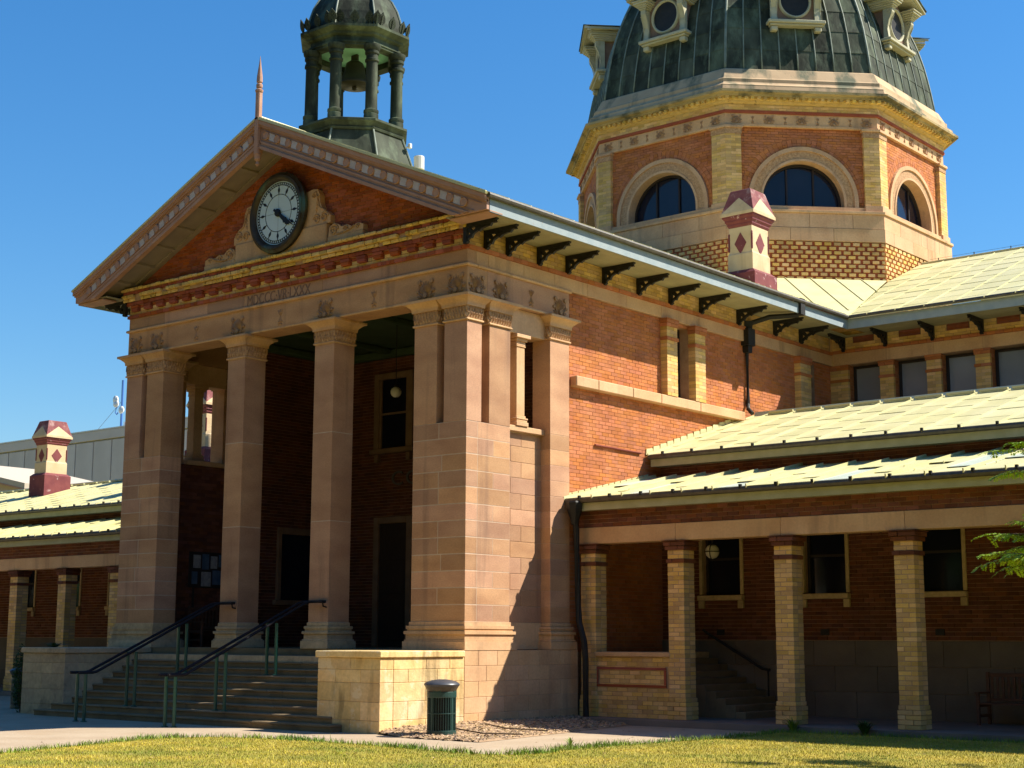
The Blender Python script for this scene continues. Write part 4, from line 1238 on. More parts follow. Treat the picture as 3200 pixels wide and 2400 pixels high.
lay(RV, brick_rows((XL+0.80, 0.72, 1.55), Y_, Z_, X_, 5.1, fullspan(2.33), L=0.28, h=0.0985))
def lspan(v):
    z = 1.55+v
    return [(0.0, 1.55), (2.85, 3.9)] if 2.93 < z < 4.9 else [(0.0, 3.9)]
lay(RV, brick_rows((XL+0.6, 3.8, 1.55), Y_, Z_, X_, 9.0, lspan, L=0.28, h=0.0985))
ww = MB().box(XL+0.602, XL+0.612, 5.35, 6.65, 2.93, 4.9).obj('side_window', GLASS, lw)
MB().cbox(XL+0.6, XL+0.70, 5.2, 5.35, 2.93, 5.1, 0.01).cbox(XL+0.6, XL+0.70, 6.65, 6.8, 2.93, 5.1, 0.01).cbox(XL+0.6, XL+0.70, 5.35, 6.65, 4.9, 5.1, 0.01).cbox(XL+0.6, XL+0.76, 5.1, 6.9, 2.78, 2.925, 0.01).obj('stone_surround', DOORST, ww)
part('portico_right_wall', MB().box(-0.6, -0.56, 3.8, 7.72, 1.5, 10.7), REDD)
pc = part('portico_ceiling', MB().box(XL+0.4, -0.4, 0.1, 7.8, 10.60, 10.72), GREENC)
for (x0, x1, y0, y1) in ((XL+0.6, -0.6, 7.4, 7.7), (XL+0.6, XL+0.9, 0.75, 7.39), (-0.9, -0.6, 0.75, 7.39)):
    MB().cbox(x0, x1, y0, y1, 10.35, 10.598, 0.06).obj('ceiling_moulding', GREENC, pc)
for x in (-9.78, -6.4, -3.02):
    MB().cbox(x-0.12, x+0.12, 0.75, 7.39, 10.42, 10.598, 0.03).obj('ceiling_beam', GREENC, pc)

# ------------------------------------------------------------------ front steps and cheek walls
st = part('front_steps', MB().box(-11.1, -1.7, -0.6, -0.10, -0.3, 1.38), STONEG)
NST = 11; RI = 1.69/NST; TR = 0.297
for k in range(NST-1):
    z1 = 1.55-RI*(k+1); yb = -0.12-TR*k
    x0, x1 = -11.08, -1.72
    if k >= NST-4:
        e = (k-(NST-5))*0.30
        x0, x1 = -11.08-(0.0 if k < NST-3 else e-0.15), -1.72+(0.0 if k < NST-3 else e-0.15)
    cuts = [x0]+sorted(random.uniform(x0+1, x1-1) for _ in range(4))+[x1]
    for a, b in zip(cuts[:-1], cuts[1:]):
        if b-a > 0.05:
            MB().box(a+0.003, b-0.003, yb-TR+0.03, yb+0.25, z1-RI-0.02, z1-0.055).cbox(a+0.003, b-0.003, yb-TR, yb+0.25, z1-0.055, z1+random.uniform(-0.006, 0.004), 0.016).obj('step', STEPM, st)
for left in (False, True):
    f = lambda x: mir(x, left)
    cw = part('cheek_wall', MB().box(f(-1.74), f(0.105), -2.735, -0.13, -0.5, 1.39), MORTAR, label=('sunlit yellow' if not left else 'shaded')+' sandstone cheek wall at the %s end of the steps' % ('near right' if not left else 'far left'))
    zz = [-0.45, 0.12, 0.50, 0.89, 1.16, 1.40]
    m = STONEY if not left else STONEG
    for k in range(5):
        xs = [-1.75, -1.2, -0.45, 0.12] if k % 2 else [-1.75, -0.75, 0.12]
        for i, (a, b) in enumerate(zip(xs[:-1], xs[1:])):
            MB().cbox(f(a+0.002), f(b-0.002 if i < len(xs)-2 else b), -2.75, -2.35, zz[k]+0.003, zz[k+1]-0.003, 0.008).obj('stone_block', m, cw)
        ys = [-2.344, -1.9, -1.0, -0.125] if k % 2 else [-2.344, -1.35, -0.6, -0.125]
        for a, b in zip(ys[:-1], ys[1:]):
            if not left:
                MB().cbox(f(-0.25), f(0.12), a, b-0.004, zz[k]+0.003, zz[k+1]-0.003, 0.008).obj('stone_block', m, cw)
            else:
                MB().cbox(f(-1.75), f(-1.40), a, b-0.004, zz[k]+0.003, zz[k+1]-0.003, 0.008).obj('stone_block', m, cw)
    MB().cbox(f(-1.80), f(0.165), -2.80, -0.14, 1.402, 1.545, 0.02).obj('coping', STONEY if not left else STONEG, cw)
# ------------------------------------------------------------------ octagonal drum and copper dome
DX, DY = -6.4, 23.85
FACES = []
for k in range(8):
    a = -pi/2+k*pi/4            # 0: -Y, 1: +X-Y, 2: +X ... 7: -X-Y
    n = (cos(a), sin(a), 0); u = (-sin(a), cos(a), 0)
    FACES.append((n, u))
def fo(k, a, z=0.0):
    n, u = FACES[k]
    return (DX+n[0]*a, DY+n[1]*a, z)
drum = part('drum', MB().oct(DX, DY, [(6.30, 11.0), (6.30, 16.3), (5.9, 16.301), (5.9, 18.9), (6.30, 18.901), (6.30, 20.0)]), MORTARD, label='octagonal brick and sandstone drum under the dome')
VIS = (7, 0, 1, 2)
ZC, RG = 16.55, 1.42
def arc(r, n=28, stilt=0.2):
    return [(r, -stilt)]+[(r*cos(pi*i/n), r*sin(pi*i/n)) for i in range(n+1)]+[(-r, -stilt)]
def arch_ring(mb, k, r0, r1, a0, a1):
    n, u = FACES[k]
    o = fo(k, 0.0, ZC)
    p0, p1 = arc(r0), arc(r1)
    P = lambda q, w: (o[0]+u[0]*q[0]+n[0]*w, o[1]+u[1]*q[0]+n[1]*w, o[2]+q[1])
    m = len(p0)
    vs_ = []
    for q0, q1 in zip(p0, p1):
        vs_ += [P(q0, a0), P(q1, a0), P(q1, a1), P(q0, a1)]
    fs = []
    for i in range(m-1):
        for j in range(4):
            fs.append((4*i+j, 4*i+(j+1) % 4, 4*i+4+(j+1) % 4, 4*i+4+j))
    fs += [(0, 1, 2, 3), (4*m-4, 4*m-3, 4*m-2, 4*m-1)]
    mb.add(vs_, fs)
for k in VIS:
    n, u = FACES[k]
    # brickwork round the arch
    def dspan(v, R=1.90):
        z = 16.36+v
        if z < ZC: hw = R
        elif z < ZC+R: hw = sqrt(R*R-(z-ZC)**2)
        else: return [(0.05, 5.15)]
        return [(0.05, 2.6-hw), (2.6+hw, 5.15)]
    o = fo(k, 6.345, 16.36); o = (o[0]-u[0]*2.6, o[1]-u[1]*2.6, o[2])
    lay(RB, brick_rows(o, u, Z_, n, 2.8, dspan, L=0.27, h=0.0945))
    # radial brick arch
    for i in range(38):
        t0, t1 = pi*i/38+0.004, pi*(i+1)/38-0.004
        oo = fo(k, 0, ZC)
        P = lambda r, t, w: (oo[0]+u[0]*r*cos(t)+n[0]*w, oo[1]+u[1]*r*cos(t)+n[1]*w, oo[2]+r*sin(t))
        for r0, r1 in ((1.93, 2.065), (2.075, 2.21)):
            RB.add([P(r0, t0, 6.30), P(r1, t0, 6.30), P(r1, t1, 6.30), P(r0, t1, 6.30), P(r0, t0, 6.372), P(r1, t0, 6.372), P(r1, t1, 6.372), P(r0, t1, 6.372)],
                   [(4, 5, 6, 7), (0, 1, 5, 4), (1, 2, 6, 5), (2, 3, 7, 6), (3, 0, 4, 7)])
    # wall leaf with the arched opening cut through it
    hw = 6.33*tan(pi/8)-0.01
    leaf = [(-hw, 16.30-ZC), (-hw, 18.95-ZC), (hw, 18.95-ZC), (hw, 16.30-ZC), (1.49, 16.30-ZC)]+[(1.49*cos(pi*i/28), 1.49*sin(pi*i/28)) for i in range(29)]+[(-1.49, 16.30-ZC)]
    MB().prism(fo(k, 0, ZC), u, Z_, n, leaf, 5.88, 6.33).obj('wall_leaf', MORTARD, drum)
    w = MB()
    arch_ring(w, k, 1.78, 1.92, 6.20, 6.46)
    wo = part('arched_window', w, STONEP)
    w = MB(); arch_ring(w, k, 1.50, 1.779, 6.20, 6.41); w.obj('carved_archivolt', CARVED, wo)
    w = MB(); arch_ring(w, k, RG, 1.499, 5.93, 6.44); w.obj('inner_moulding', STONEP, wo)
    # pane just proud of the drum wall, deep inside the arch
    oo = fo(k, 0, ZC)
    w = MB(); w.prism(oo, u, Z_, n, arc(RG-0.005), 5.96, 5.97); w.obj('pane', GLASS, wo)
    w = MB(); arch_ring(w, k, 1.33, RG-0.006, 5.971, 6.06)
    for c in (-0.47, 0.47):
        w.obox(oo, u, Z_, n, c-0.03, c+0.03, -0.19, sqrt(1.33**2-c*c), 5.971, 6.03)
    w.obox(oo, u, Z_, n, -1.33, 1.33, -0.2, -0.12, 5.971, 6.04)
    w.obj('frame', FRAME, wo)
    w = MB(); w.obox(oo, u, Z_, n, -2.15, 2.15, -0.44, -0.203, 5.9, 6.50); w.obj('sill', STONEP, wo)
# corner piers of cream brick
HW = 6.5*tan(pi/8)
for v in range(8):
    k0, k1 = v, (v+1) % 8
    if not (k0 in VIS or k1 in VIS): continue
    cp = MB()
    for (k, s0, s1) in ((k0, HW-0.55, HW), (k1, -HW, -HW+0.55)):
        n, u = FACES[k]
        cp.obox(fo(k, 0), u, Z_, n, s0+0.013, s1-0.013, 16.40, 18.86, 6.2, 6.494)
    c = part('drum_pier', cp, MORTARD)
    for (k, s0, s1) in ((k0, HW-0.55, HW), (k1, -HW, -HW+0.55)):
        n, u = FACES[k]
        z = 16.42; r = 0
        while z < 18.84:
            z1 = min(z+0.0945, 18.85); cut = s0+(s1-s0)*(0.64 if r % 2 else 0.36)
            for a, b in ((s0, cut), (cut, s1)):
                YB.obox(fo(k, 0), u, Z_, n, a+(0.004 if a != s0 or k == k1 else 0), b-0.004, z+0.004, z1-0.004, 6.3, 6.50+random.uniform(-0.003, 0.003))
            z = z1; r += 1
        b = MB(); b.obox(fo(k, 0), u, Z_, n, s0-0.02 if k == k0 else s0, s1 if k == k0 else s1+0.02, 18.86, 19.06, 6.25, 6.515); b.obj('carved_band', CARVED, c)
        b = MB(); b.obox(fo(k, 0), u, Z_, n, s0-0.06 if k == k0 else s0-0.03, s1+0.03 if k == k0 else s1+0.06, 19.06, 19.14, 6.25, 6.57); b.obj('cap', STONEP, c)
        b = MB(); b.obox(fo(k, 0), u, Z_, n, s0-0.02 if k == k0 else s0-0.02, s1+0.02 if k == k0 else s1+0.02, 16.20, 16.415, 6.25, 6.56); b.obj('foot_block', STONEP, c)
# stone belt, frieze, mouldings
belt = part('drum_belt', MB().oct(DX, DY, [(6.57, 15.11), (6.57, 16.20), (6.36, 16.201)]), MORTARD)
for k in VIS:
    n, u = FACES[k]
    for j, (z0, z1, ap) in enumerate(((15.115, 15.57, 6.62), (15.575, 16.08, 6.60))):
        hw = ap*tan(pi/8)
        cuts = [-hw, -hw*0.55, hw*0.05, hw*0.6, hw] if j else [-hw, -hw*0.75, -hw*0.2, hw*0.35, hw]
        for a, b in zip(cuts[:-1], cuts[1:]):
            m = MB(); m.obox(fo(k, 0), u, Z_, n, a+0.007, b-0.007, z0+0.006, z1-0.004, 6.4, ap); m.obj('stone_block', STONEP, belt)
MB().oct(DX, DY, [(6.64, 16.085), (6.655, 16.10), (6.655, 16.18), (6.60, 16.20), (6.4, 16.203)]).obj('belt_ledge', STONEP, belt)
fr_ = part('drum_frieze', MB().oct(DX, DY, [(6.40, 19.142), (6.47, 19.143), (6.47, 19.22), (6.44, 19.23), (6.44, 19.60), (6.3, 19.601)]), STONEP)
for k in VIS:
    n, u = FACES[k]
    for i in range(9):
        s = (i-4)*0.57
        q = fo(k, 6.443, 19.25); q = (q[0]+u[0]*s, q[1]+u[1]*s, q[2])
        face_put('palmette' if i % 2 == 0 else 'flower_vase', PALM if i % 2 == 0 else VASE, fr_, q, n, 0.68 if i % 2 == 0 else 0.62)
crn = part('drum_cornice', MB().oct(DX, DY, [(6.3, 19.605), (6.50, 19.606), (6.50, 19.70), (6.3, 19.701)]), REDD)
MB().oct(DX, DY, [(6.3, 19.703), (6.47, 19.704), (6.47, 19.93), (6.58, 19.96), (6.60, 20.02), (6.3, 20.021)]).obj('brick_bed', YELM, crn)
for k in VIS:
    n, u = FACES[k]
    hw = 6.48*tan(pi/8)
    o = fo(k, 6.47, 19.705); o = (o[0]-u[0]*hw, o[1]-u[1]*hw, o[2])
    lay(YB, brick_rows(o, u, Z_, n, 0.2, fullspan(2*hw), L=0.27, h=0.0945))
    hw = 6.7*tan(pi/8)
    m = max(1, int(2*hw/0.22))
    for i in range(m):
        c = -hw+(i+0.5)*2*hw/m
        d = MB(); d.obox(fo(k, 0), u, Z_, n, c-0.055, c+0.055, 20.02, 20.10, 6.3, 6.78); d.obj('modillion', YELM, crn)
MB().oct(DX, DY, [(6.4, 20.022), (6.66, 20.023), (6.66, 20.10), (6.4, 20.101)]).obj('dentil_bed', YELM, crn)
MB().oct(DX, DY, [(6.4, 20.102), (6.82, 20.103), (6.84, 20.17), (6.98, 20.19), (6.98, 20.28), (6.86, 20.30), (6.4, 20.301)]).obj('weathered_cornice_edge', EDGE, crn)
MB().oct(DX, DY, [(6.4, 20.303), (6.84, 20.304), (6.80, 20.46), (6.80, 20.50), (6.66, 20.60), (6.62, 20.66), (6.62, 20.78), (6.55, 20.84), (6.35, 21.22), (6.30, 21.26), (6.1, 21.262)]).obj('parapet_stone', PARA, crn)
# perforated cream brick base
base = part('drum_base', MB().oct(DX, DY, [(6.535, 12.4), (6.535, 15.105)]), REDT)
for k in (0, 1, 2):
    n, u = FACES[k]
    hw = 6.55*tan(pi/8); r = 0; z = 13.0
    while z < 15.06:
        s = -hw+(0.0 if r % 2 else -0.165)
        while s < hw:
            a, b = max(s+0.05, -hw), min(s+0.275, hw)
            if b-a > 0.04:
                YB.obox(fo(k, 0), u, Z_, n, a, b, z+0.005, z+0.105, 6.5, 6.595+random.uniform(-0.003, 0.003))
            s += 0.33
        z += 0.152; r += 1
# --- dome shell
prof = [(6.22, 21.25), (6.15, 21.8), (6.05, 22.4), (5.93, 23.0), (5.78, 23.6), (5.58, 24.2), (5.3, 24.9), (4.9, 25.7), (4.35, 26.5), (3.6, 27.3), (2.6, 28.0), (1.4, 28.5), (0.0, 28.65)]
dome = part('dome', MB().oct(DX, DY, [(a-0.03, z) for a, z in prof]), COPPER, label='dark green patinated copper dome with standing seams')
def prof_at(z):
    for (a0, z0), (a1, z1) in zip(prof[:-1], prof[1:]):
        if z <= z1: return a0+(a1-a0)*(z-z0)/(z1-z0)
    return 0
NC = 8
zrow = [21.26, 22.05, 22.88, 23.72, 24.6]
rest = MB(); seams = MB()
for k in range(8):
    n, u = FACES[k]
    if k not in VIS: continue
    for j in range(len(zrow)-1):
        for c in range(NC):
            dz = random.uniform(-0.05, 0.05) if 0 < j else 0
            z0, z1 = zrow[j], zrow[j+1]
            a0, a1 = prof_at(z0), prof_at(z1)
            q = []
            for (z, a) in ((z0, a0), (z1, a1)):
                hw = a*tan(pi/8)
                for s in (-1+2*c/NC, -1+2*(c+1)/NC):
                    q.append((z, a, s*hw))
            lf = 0.016
            P = lambda z, a, s: (DX+n[0]*a+u[0]*s, DY+n[1]*a+u[1]*s, z)
            mid = [P((z0+z1)/2+0.0, (a0+a1)/2+random.uniform(-0.006, 0.016), (q[0][2]+q[1][2]+q[2][2]+q[3][2])/4)]
            vs_ = [P(q[0][0], q[0][1]+lf, q[0][2]+0.004), P(q[1][0], q[1][1]+lf, q[1][2]-0.004), P(q[3][0], q[3][1]+0.002, q[3][2]-0.004), P(q[2][0], q[2][1]+0.002, q[2][2]+0.004)]+mid
            vs_ += [P(q[0][0], q[0][1]-0.02, q[0][2]), P(q[1][0], q[1][1]-0.02, q[1][2])]
            MB().add(vs_, [(0, 1, 4), (1, 2, 4), (2, 3, 4), (3, 0, 4), (0, 5, 6, 1)]).obj('copper_panel', COPPER, dome)
    for c in range(1, NC):
        pts = []
        for z in (21.26, 22.0, 22.8, 23.6, 24.4, 25.2, 26.0, 26.8):
            a = prof_at(z); s = (-1+2*c/NC)*a*tan(pi/8)
            pts.append((DX+n[0]*(a+0.02)+u[0]*s, DY+n[1]*(a+0.02)+u[1]*s, z))
        MB().tube(pts, 0.026, 6).obj('seam_roll', COPPERG, dome, True)
for k in range(8):
    n, u = FACES[k]
    pts = []
    for z in [21.25+0.35*i for i in range(19)]:
        a = prof_at(z)+0.01; R = a/cos(pi/8); t = -pi/2+k*pi/4+pi/8
        pts.append((DX+R*cos(t), DY+R*sin(t), z))
    MB().tube(pts, 0.045, 6).obj('seam_roll', COPPERG, dome, True)
part('dome_crown', MB().lathe([(0.9, 28.3), (1.0, 28.7), (0.6, 28.9), (0.5, 29.6), (0.7, 29.9), (0.3, 30.3), (0.05, 31.0)], (DX, DY, 0), 16), COPPER)

# --- dormers (local frame: x across, -y outwards, origin at sill centre on the dome)
def dormer():
    b = MB().prism((0, 0, 0), X_, Z_, NY, [(-0.78, 0.0), (0.78, 0.0), (0.78, 1.25), (0.0, 1.75), (-0.78, 1.25)], -1.6, 0.05)
    d = b.obj('dormer', DORMB, CH)
    ell = [(0.52*cos(2*pi*i/32), 0.78+0.56*sin(2*pi*i/32)) for i in range(32)]
    w = MB().prism((0, 0, 0), X_, Z_, NY, ell, 0.052, 0.062); w.obj('opening', IRON, d)
    w = MB(); vs_ = []; fs = []
    for i in range(32):
        a = 2*pi*i/32
        for r, h in ((0.0, 0.052), (0.02, 0.13), (0.075, 0.14), (0.11, 0.052)):
            vs_.append(((0.50+r)*cos(a), -h, 0.78+(0.54+r)*sin(a)))
    for i in range(32):
        j = (i+1) % 32
        for q in range(3):
            fs.append((4*i+q, 4*i+q+1, 4*j+q+1, 4*j+q))
    w.add(vs_, fs); w.obj('oval_ring', DORM, d, True)
    w = MB().cbox(-1.02, 1.02, -0.34, 0.3, -0.12, 0.0, 0.02).cbox(-0.94, 0.94, -0.27, 0.3, -0.20, -0.122, 0.02); w.obj('sill', DORM, d)
    for s in (-1, 1):
        MB().cbox(s*0.66, s*0.90, -0.22, 0.3, -0.38, -0.202, 0.03).obj('sill_bracket', DORM, d)
        # S-shaped console
        cn_ = [(0.0, 0.002), (-0.20, 0.002), (-0.16, 0.25), (-0.15, 0.50), (-0.24, 0.75), (-0.36, 0.98), (-0.36, 1.15), (0.0, 1.15)]
        c = MB().prism((s*0.78-0.10, 0, 0), Y_, Z_, X_, cn_, 0.0, 0.20); c.obj('console', DORM, d)
        g = MB()
        for xx in (s*0.78-0.108, s*0.78+0.108):
            g.tube([(xx, -0.24-0.09*cos(t*0.55)*(1-t/16), 1.02+0.09*sin(t*0.55)*(1-t/16)) for t in range(15)], 0.018, 5)
            g.tube([(xx, -0.20, 0.02), (xx, -0.15, 0.35), (xx, -0.22, 0.68), (xx, -0.34, 0.92)], 0.016, 5)
        g.obj('console_scroll', DORM, d)
        h = MB()
        for q, (e, z0, z1) in enumerate(((0.0, 1.15, 1.21), (0.05, 1.21, 1.27), (0.10, 1.27, 1.33), (0.16, 1.33, 1.41), (0.20, 1.41, 1.46))):
            h.cbox(s*0.78-0.15-e, s*0.78+0.15+e, -0.40-e, 0.6, z0+0.0005, z1-0.0005, 0.01)
        h.obj('console_cap', DORM, d)
    h = MB()
    for s in (-1, 1):
        pl = [(0, 2.02), (s*1.3, 1.47), (s*1.3, 1.56), (0, 2.13)]
        h.prism((0, 0, 0), X_, Z_, NY, pl, -1.8, 0.66)
        h.prism((0, 0, 0), X_, Z_, NY, [(0, 1.93), (s*1.16, 1.47), (s*1.2, 1.51), (0, 2.01)], -1.6, 0.56)
    h.obj('hood', DORM, d)
    h = MB()
    for s in (-1, 1):
        h.prism((0, 0, 0), X_, Z_, NY, [(0, 2.135), (s*1.33, 1.565), (s*1.33, 1.59), (0, 2.165)], -1.8, 0.70)
    h.obj('hood_sheet', COPPER, d)
    return d
d0 = dormer()
for i, k in enumerate((0, 1, 2, 3, 4, 5, 6, 7)):
    d = d0 if i == 0 else dup(d0, CH)
    n, u = FACES[k]
    a = prof_at(23.15)+0.06
    d.location = (DX+n[0]*a, DY+n[1]*a, 23.15)
    d.rotation_euler = (0, 0, k*pi/4)

# ------------------------------------------------------------------ bell cupola on the portico ridge
CX, CY = -6.4, 2.44
cup = part('cupola', MB().oct(CX, CY, [(1.78, 13.3), (1.62, 14.3), (1.32, 15.16), (1.2, 15.161)]), COPPER, label='octagonal green-black copper bell cupola on the portico ridge')
sr = MB()
for k in range(8):
    pts = []
    for a, z in ((1.78, 13.3), (1.62, 14.3), (1.33, 15.16)):
        R = (a+0.01)/cos(pi/8); t = pi/8+k*pi/4
        pts.append((CX+R*cos(t), CY+R*sin(t), z))
    MB().tube(pts, 0.03, 6).obj('seam_roll', COPPERG, cup)
MB().oct(CX, CY, [(1.2, 15.162), (1.36, 15.163), (1.38, 15.22), (1.34, 15.25), (1.40, 15.34), (1.46, 15.38), (1.46, 15.44), (1.40, 15.47), (1.0, 15.48)]).obj('base_cornice', COPPER, cup)
colm = MB().lathe([(0.20, 0.0), (0.20, 0.14), (0.185, 0.16), (0.205, 0.20), (0.205, 0.26), (0.17, 0.29), (0.165, 0.34), (0.155, 1.62), (0.19, 1.64), (0.19, 1.69), (0.16, 1.71), (0.16, 1.82), (0.19, 1.85), (0.195, 1.91), (0.175, 1.93), (0.22, 1.99), (0.235, 2.06), (0.235, 2.10)], O0, 18).mesh('cupola_column', COPPER, True)
for k in range(8):
    R = 1.16/cos(pi/8); t = pi/8+k*pi/4
    o = put('cupola_column', colm, cup); o.location = (CX+R*cos(t), CY+R*sin(t), 15.475)
    smooth_by_angle(o, 35)
ent = MB()
def octring(mb, prof):
    k = len(prof); rings = []
    for a, z in prof:
        R = a/cos(pi/8)
        rings.append([(CX+R*cos(pi/8+i*pi/4), CY+R*sin(pi/8+i*pi/4), z) for i in range(8)])
    vs_ = sum(rings, []); fs = []
    for j in range(k):
        j2 = (j+1) % k
        for i in range(8):
            fs.append((j*8+i, j*8+(i+1) % 8, j2*8+(i+1) % 8, j2*8+i))
    mb.add(vs_, fs)
octring(ent, [(0.92, 17.575), (1.22, 17.576), (1.22, 17.63), (1.25, 17.635), (1.25, 17.69), (1.20, 17.70), (1.20, 17.82), (1.30, 17.86), (1.31, 17.92), (1.43, 17.97), (1.48, 18.0), (1.48, 18.07), (1.40, 18.09), (0.92, 18.091)])
ent.obj('entablature', COPPER, cup)
MB().oct(CX, CY, [(0.93, 17.74), (0.93, 17.80)]).obj('ceiling', VERDI, cup)
cd = [(1.27, 18.09), (1.26, 18.3), (1.22, 18.55), (1.13, 18.85), (0.98, 19.15), (0.76, 19.4), (0.5, 19.58), (0.25, 19.68), (0.22, 19.9), (0.3, 20.0), (0.1, 20.3), (0.02, 20.8)]
MB().oct(CX, CY, cd).obj('cupola_dome', COPPER, cup)
sr = MB()
for k in range(8):
    t = pi/8+k*pi/4
    MB().tube([(CX+(a+0.01)/cos(pi/8)*cos(t), CY+(a+0.01)/cos(pi/8)*sin(t), z) for a, z in cd[:8]], 0.03, 6).obj('seam_roll', COPPERG, cup)
af = MB()
lf = [(0.03, 0.0), (0.05, 0.06), (0.11, 0.12), (0.145, 0.2), (0.135, 0.28), (0.09, 0.36), (0.03, 0.42), (0.0, 0.47), (-0.03, 0.42), (-0.09, 0.36), (-0.135, 0.28), (-0.145, 0.2), (-0.11, 0.12), (-0.05, 0.06), (-0.03, 0.0)]
af.prism(O0, X_, Z_, NY, lf, 0.0, 0.03)
for q in range(4):
    petal(af, 0, 0.05+q*0.07, 0.55, 0.10, 0.016, 0.02, -0.03); petal(af, 0, 0.05+q*0.07, -0.55, 0.10, 0.016, 0.02, -0.03)
af.box(-0.02, 0.02, -0.045, -0.03, 0.0, 0.36)
afm = af.mesh('antefix', COPPER)
for k in range(8):
    n = (cos(-pi/2+k*pi/4), sin(-pi/2+k*pi/4)); u = (-n[1], n[0])
    for s in (-0.40, 0.0, 0.40):
        o = put('antefix', afm, cup); o.scale = (0.85, 1, 0.85)
        o.location = (CX+n[0]*1.36+u[0]*s, CY+n[1]*1.36+u[1]*s, 18.085)
        o.rotation_euler = (radians(14), 0, k*pi/4)
    for s in (-0.58,):
        o = put('antefix', afm, cup); o.scale = (0.85, 1, 0.85)
        R = 1.38/cos(pi/8); t = -pi/2+k*pi/4-pi/8
        o.location = (CX+R*cos(t), CY+R*sin(t), 18.085); o.rotation_euler = (radians(14), 0, k*pi/4-pi/8)
part('vent_pipe', MB().lathe([(0.10, -0.5), (0.10, 0.0), (0.14, 0.01), (0.14, 0.34), (0.13, 0.36), (0.0, 0.37)], (-3.9, 2.44, 13.95), 14), OFFTOP, smooth=False)
part('flood_lamp', MB().cbox(-4.88, -4.78, 3.0, 3.10, 14.88, 15.02, 0.02).tube([(-5.2, 3.08, 14.95), (-4.9, 3.08, 14.95)], 0.025, 6), WHITE)
# bell
BL = thing('bell', 'dark bronze bell hanging inside the copper cupola', 'bell', (CX, CY, 16.83))
bl = MB().lathe([(0.44, 0.0), (0.455, 0.03), (0.43, 0.10), (0.36, 0.22), (0.29, 0.38), (0.265, 0.55), (0.24, 0.65), (0.15, 0.72), (0.0, 0.735)], O0, 26)
o = bl.obj('body', BELLM, BL, True)
MB().cbox(-0.12, 0.12, -0.05, 0.05, 0.72, 0.915, 0.02).obj('crown', BELLM, BL)
MB().lathe([(0.0, -0.12), (0.06, -0.10), (0.07, -0.03), (0.03, 0.05), (0.02, 0.5)], O0, 10).obj('clapper', BELLM, BL)

# ------------------------------------------------------------------ rendered chimneys
def chimney(x, y, zb, wx=0.82, wy=0.98, h=3.0, label='', sc=1.0, m=None):
    hx, hy = wx/2, wy/2
    B = lambda e, z: [(x-hx-e, y-hy-e, z), (x+hx+e, y-hy-e, z), (x+hx+e, y+hy+e, z), (x-hx-e, y+hy+e, z)]
    c = part('chimney', MB().loft([B(0.03*sc, zb-0.3), B(0.03*sc, zb+0.95*sc), B(0.0, zb+1.0*sc), B(0.0, zb+1.75*sc)]), CREAM, label=label)
    MB().loft([B(0.16*sc, zb-0.6), B(0.16*sc, zb+0.40*sc), B(0.05*sc, zb+0.5*sc), B(0.032*sc, zb+0.501*sc)]).obj('base', MAROON, c)
    MB().loft([B(0.0, zb+1.70*sc), B(0.035*sc, zb+1.76*sc), B(0.035*sc, zb+1.80*sc), B(0.08*sc, zb+1.86*sc), B(0.08*sc, zb+1.90*sc), B(0.13*sc, zb+1.96*sc), B(0.13*sc, zb+2.0*sc)]).obj('neck_moulding', MAROON, c)
    MB().loft([B(0.15*sc, zb+2.0*sc), B(0.15*sc, zb+2.08*sc), B(-0.04*sc, zb+2.72*sc), B(-0.06*sc, zb+2.74*sc)]).obj('cap', MAROONW, c)
    MB().loft([B(0.16*sc, zb+2.002*sc), B(0.16*sc, zb+2.085*sc)]).obj('cap_band', CREAM, c)
    for (n, u, d, hw) in ((NY, X_, hy, hx), (X_, Y_, hx, hy), (Y_, NX, hy, hx), (NX, NY, hx, hy)):
        dm = MB(); oz = zb+1.25*sc
        dm.prism((x+n[0]*d, y+n[1]*d, oz), u, Z_, n, [(0, -0.30*sc), (hw*0.52, 0), (0, 0.30*sc), (-hw*0.52, 0)], -0.01, 0.012); dm.obj('diamond', MAROON, c)
        # cream gablet leaning on the cap
        g = MB(); t = (0.15+0.04)/0.64
        P = lambda a, zz, q=0.012: (x+n[0]*(d+0.15*sc+q-t*(zz-0.08*sc))+u[0]*a, y+n[1]*(d+0.15*sc+q-t*(zz-0.08*sc))+u[1]*a, zb+2.0*sc+zz)
        k = hw+0.15*sc
        a_ = [P(-k, 0.08*sc), P(k, 0.08*sc), P(0, 0.50*sc)]
        b_ = [P(-k, 0.08*sc, -0.03), P(k, 0.08*sc, -0.03), P(0, 0.50*sc, -0.03)]
        g.add(a_+b_, [(0, 1, 2), (5, 4, 3)]+[(i, (i+1) % 3, (i+1) % 3+3, i+3) for i in range(3)])
        g.obj('gablet', CREAM, c)
    nk = MB()
    for sx in (-1, 1):
        for sy in (-1, 1):
            nk.cbox(x+sx*hx-0.03, x+sx*hx+0.03, y+sy*hy-0.03, y+sy*hy+0.03, zb+1.05*sc, zb+1.55*sc, 0.02)
    nk.obj('corner_notch', MAROON, c)
    return c
chimney(-1.45, 14.95, 12.55, sc=1.17, label='cream and maroon chimney with diamonds in front of the drum')
chimney(-33.45, 11.25, 8.10, 0.78, 0.95, sc=1.0, label='cream and maroon chimney on the far left wing ridge')
chimney(-22.9, 11.15, 8.35, 0.85, 1.05, sc=1.05, label='chimney seen through the left opening of the portico')
chimney(-27.6, 14.9, 9.9, 0.85, 1.05, sc=1.0, label='farther chimney glimpsed through the portico opening')
# all further bricks
part('red_bricks', RB, RED, kind='stuff')
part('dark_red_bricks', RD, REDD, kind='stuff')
part('deep_red_bricks', RT, REDT, kind='stuff')
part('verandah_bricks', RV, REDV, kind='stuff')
part('cream_bricks', YB, YEL, kind='stuff')
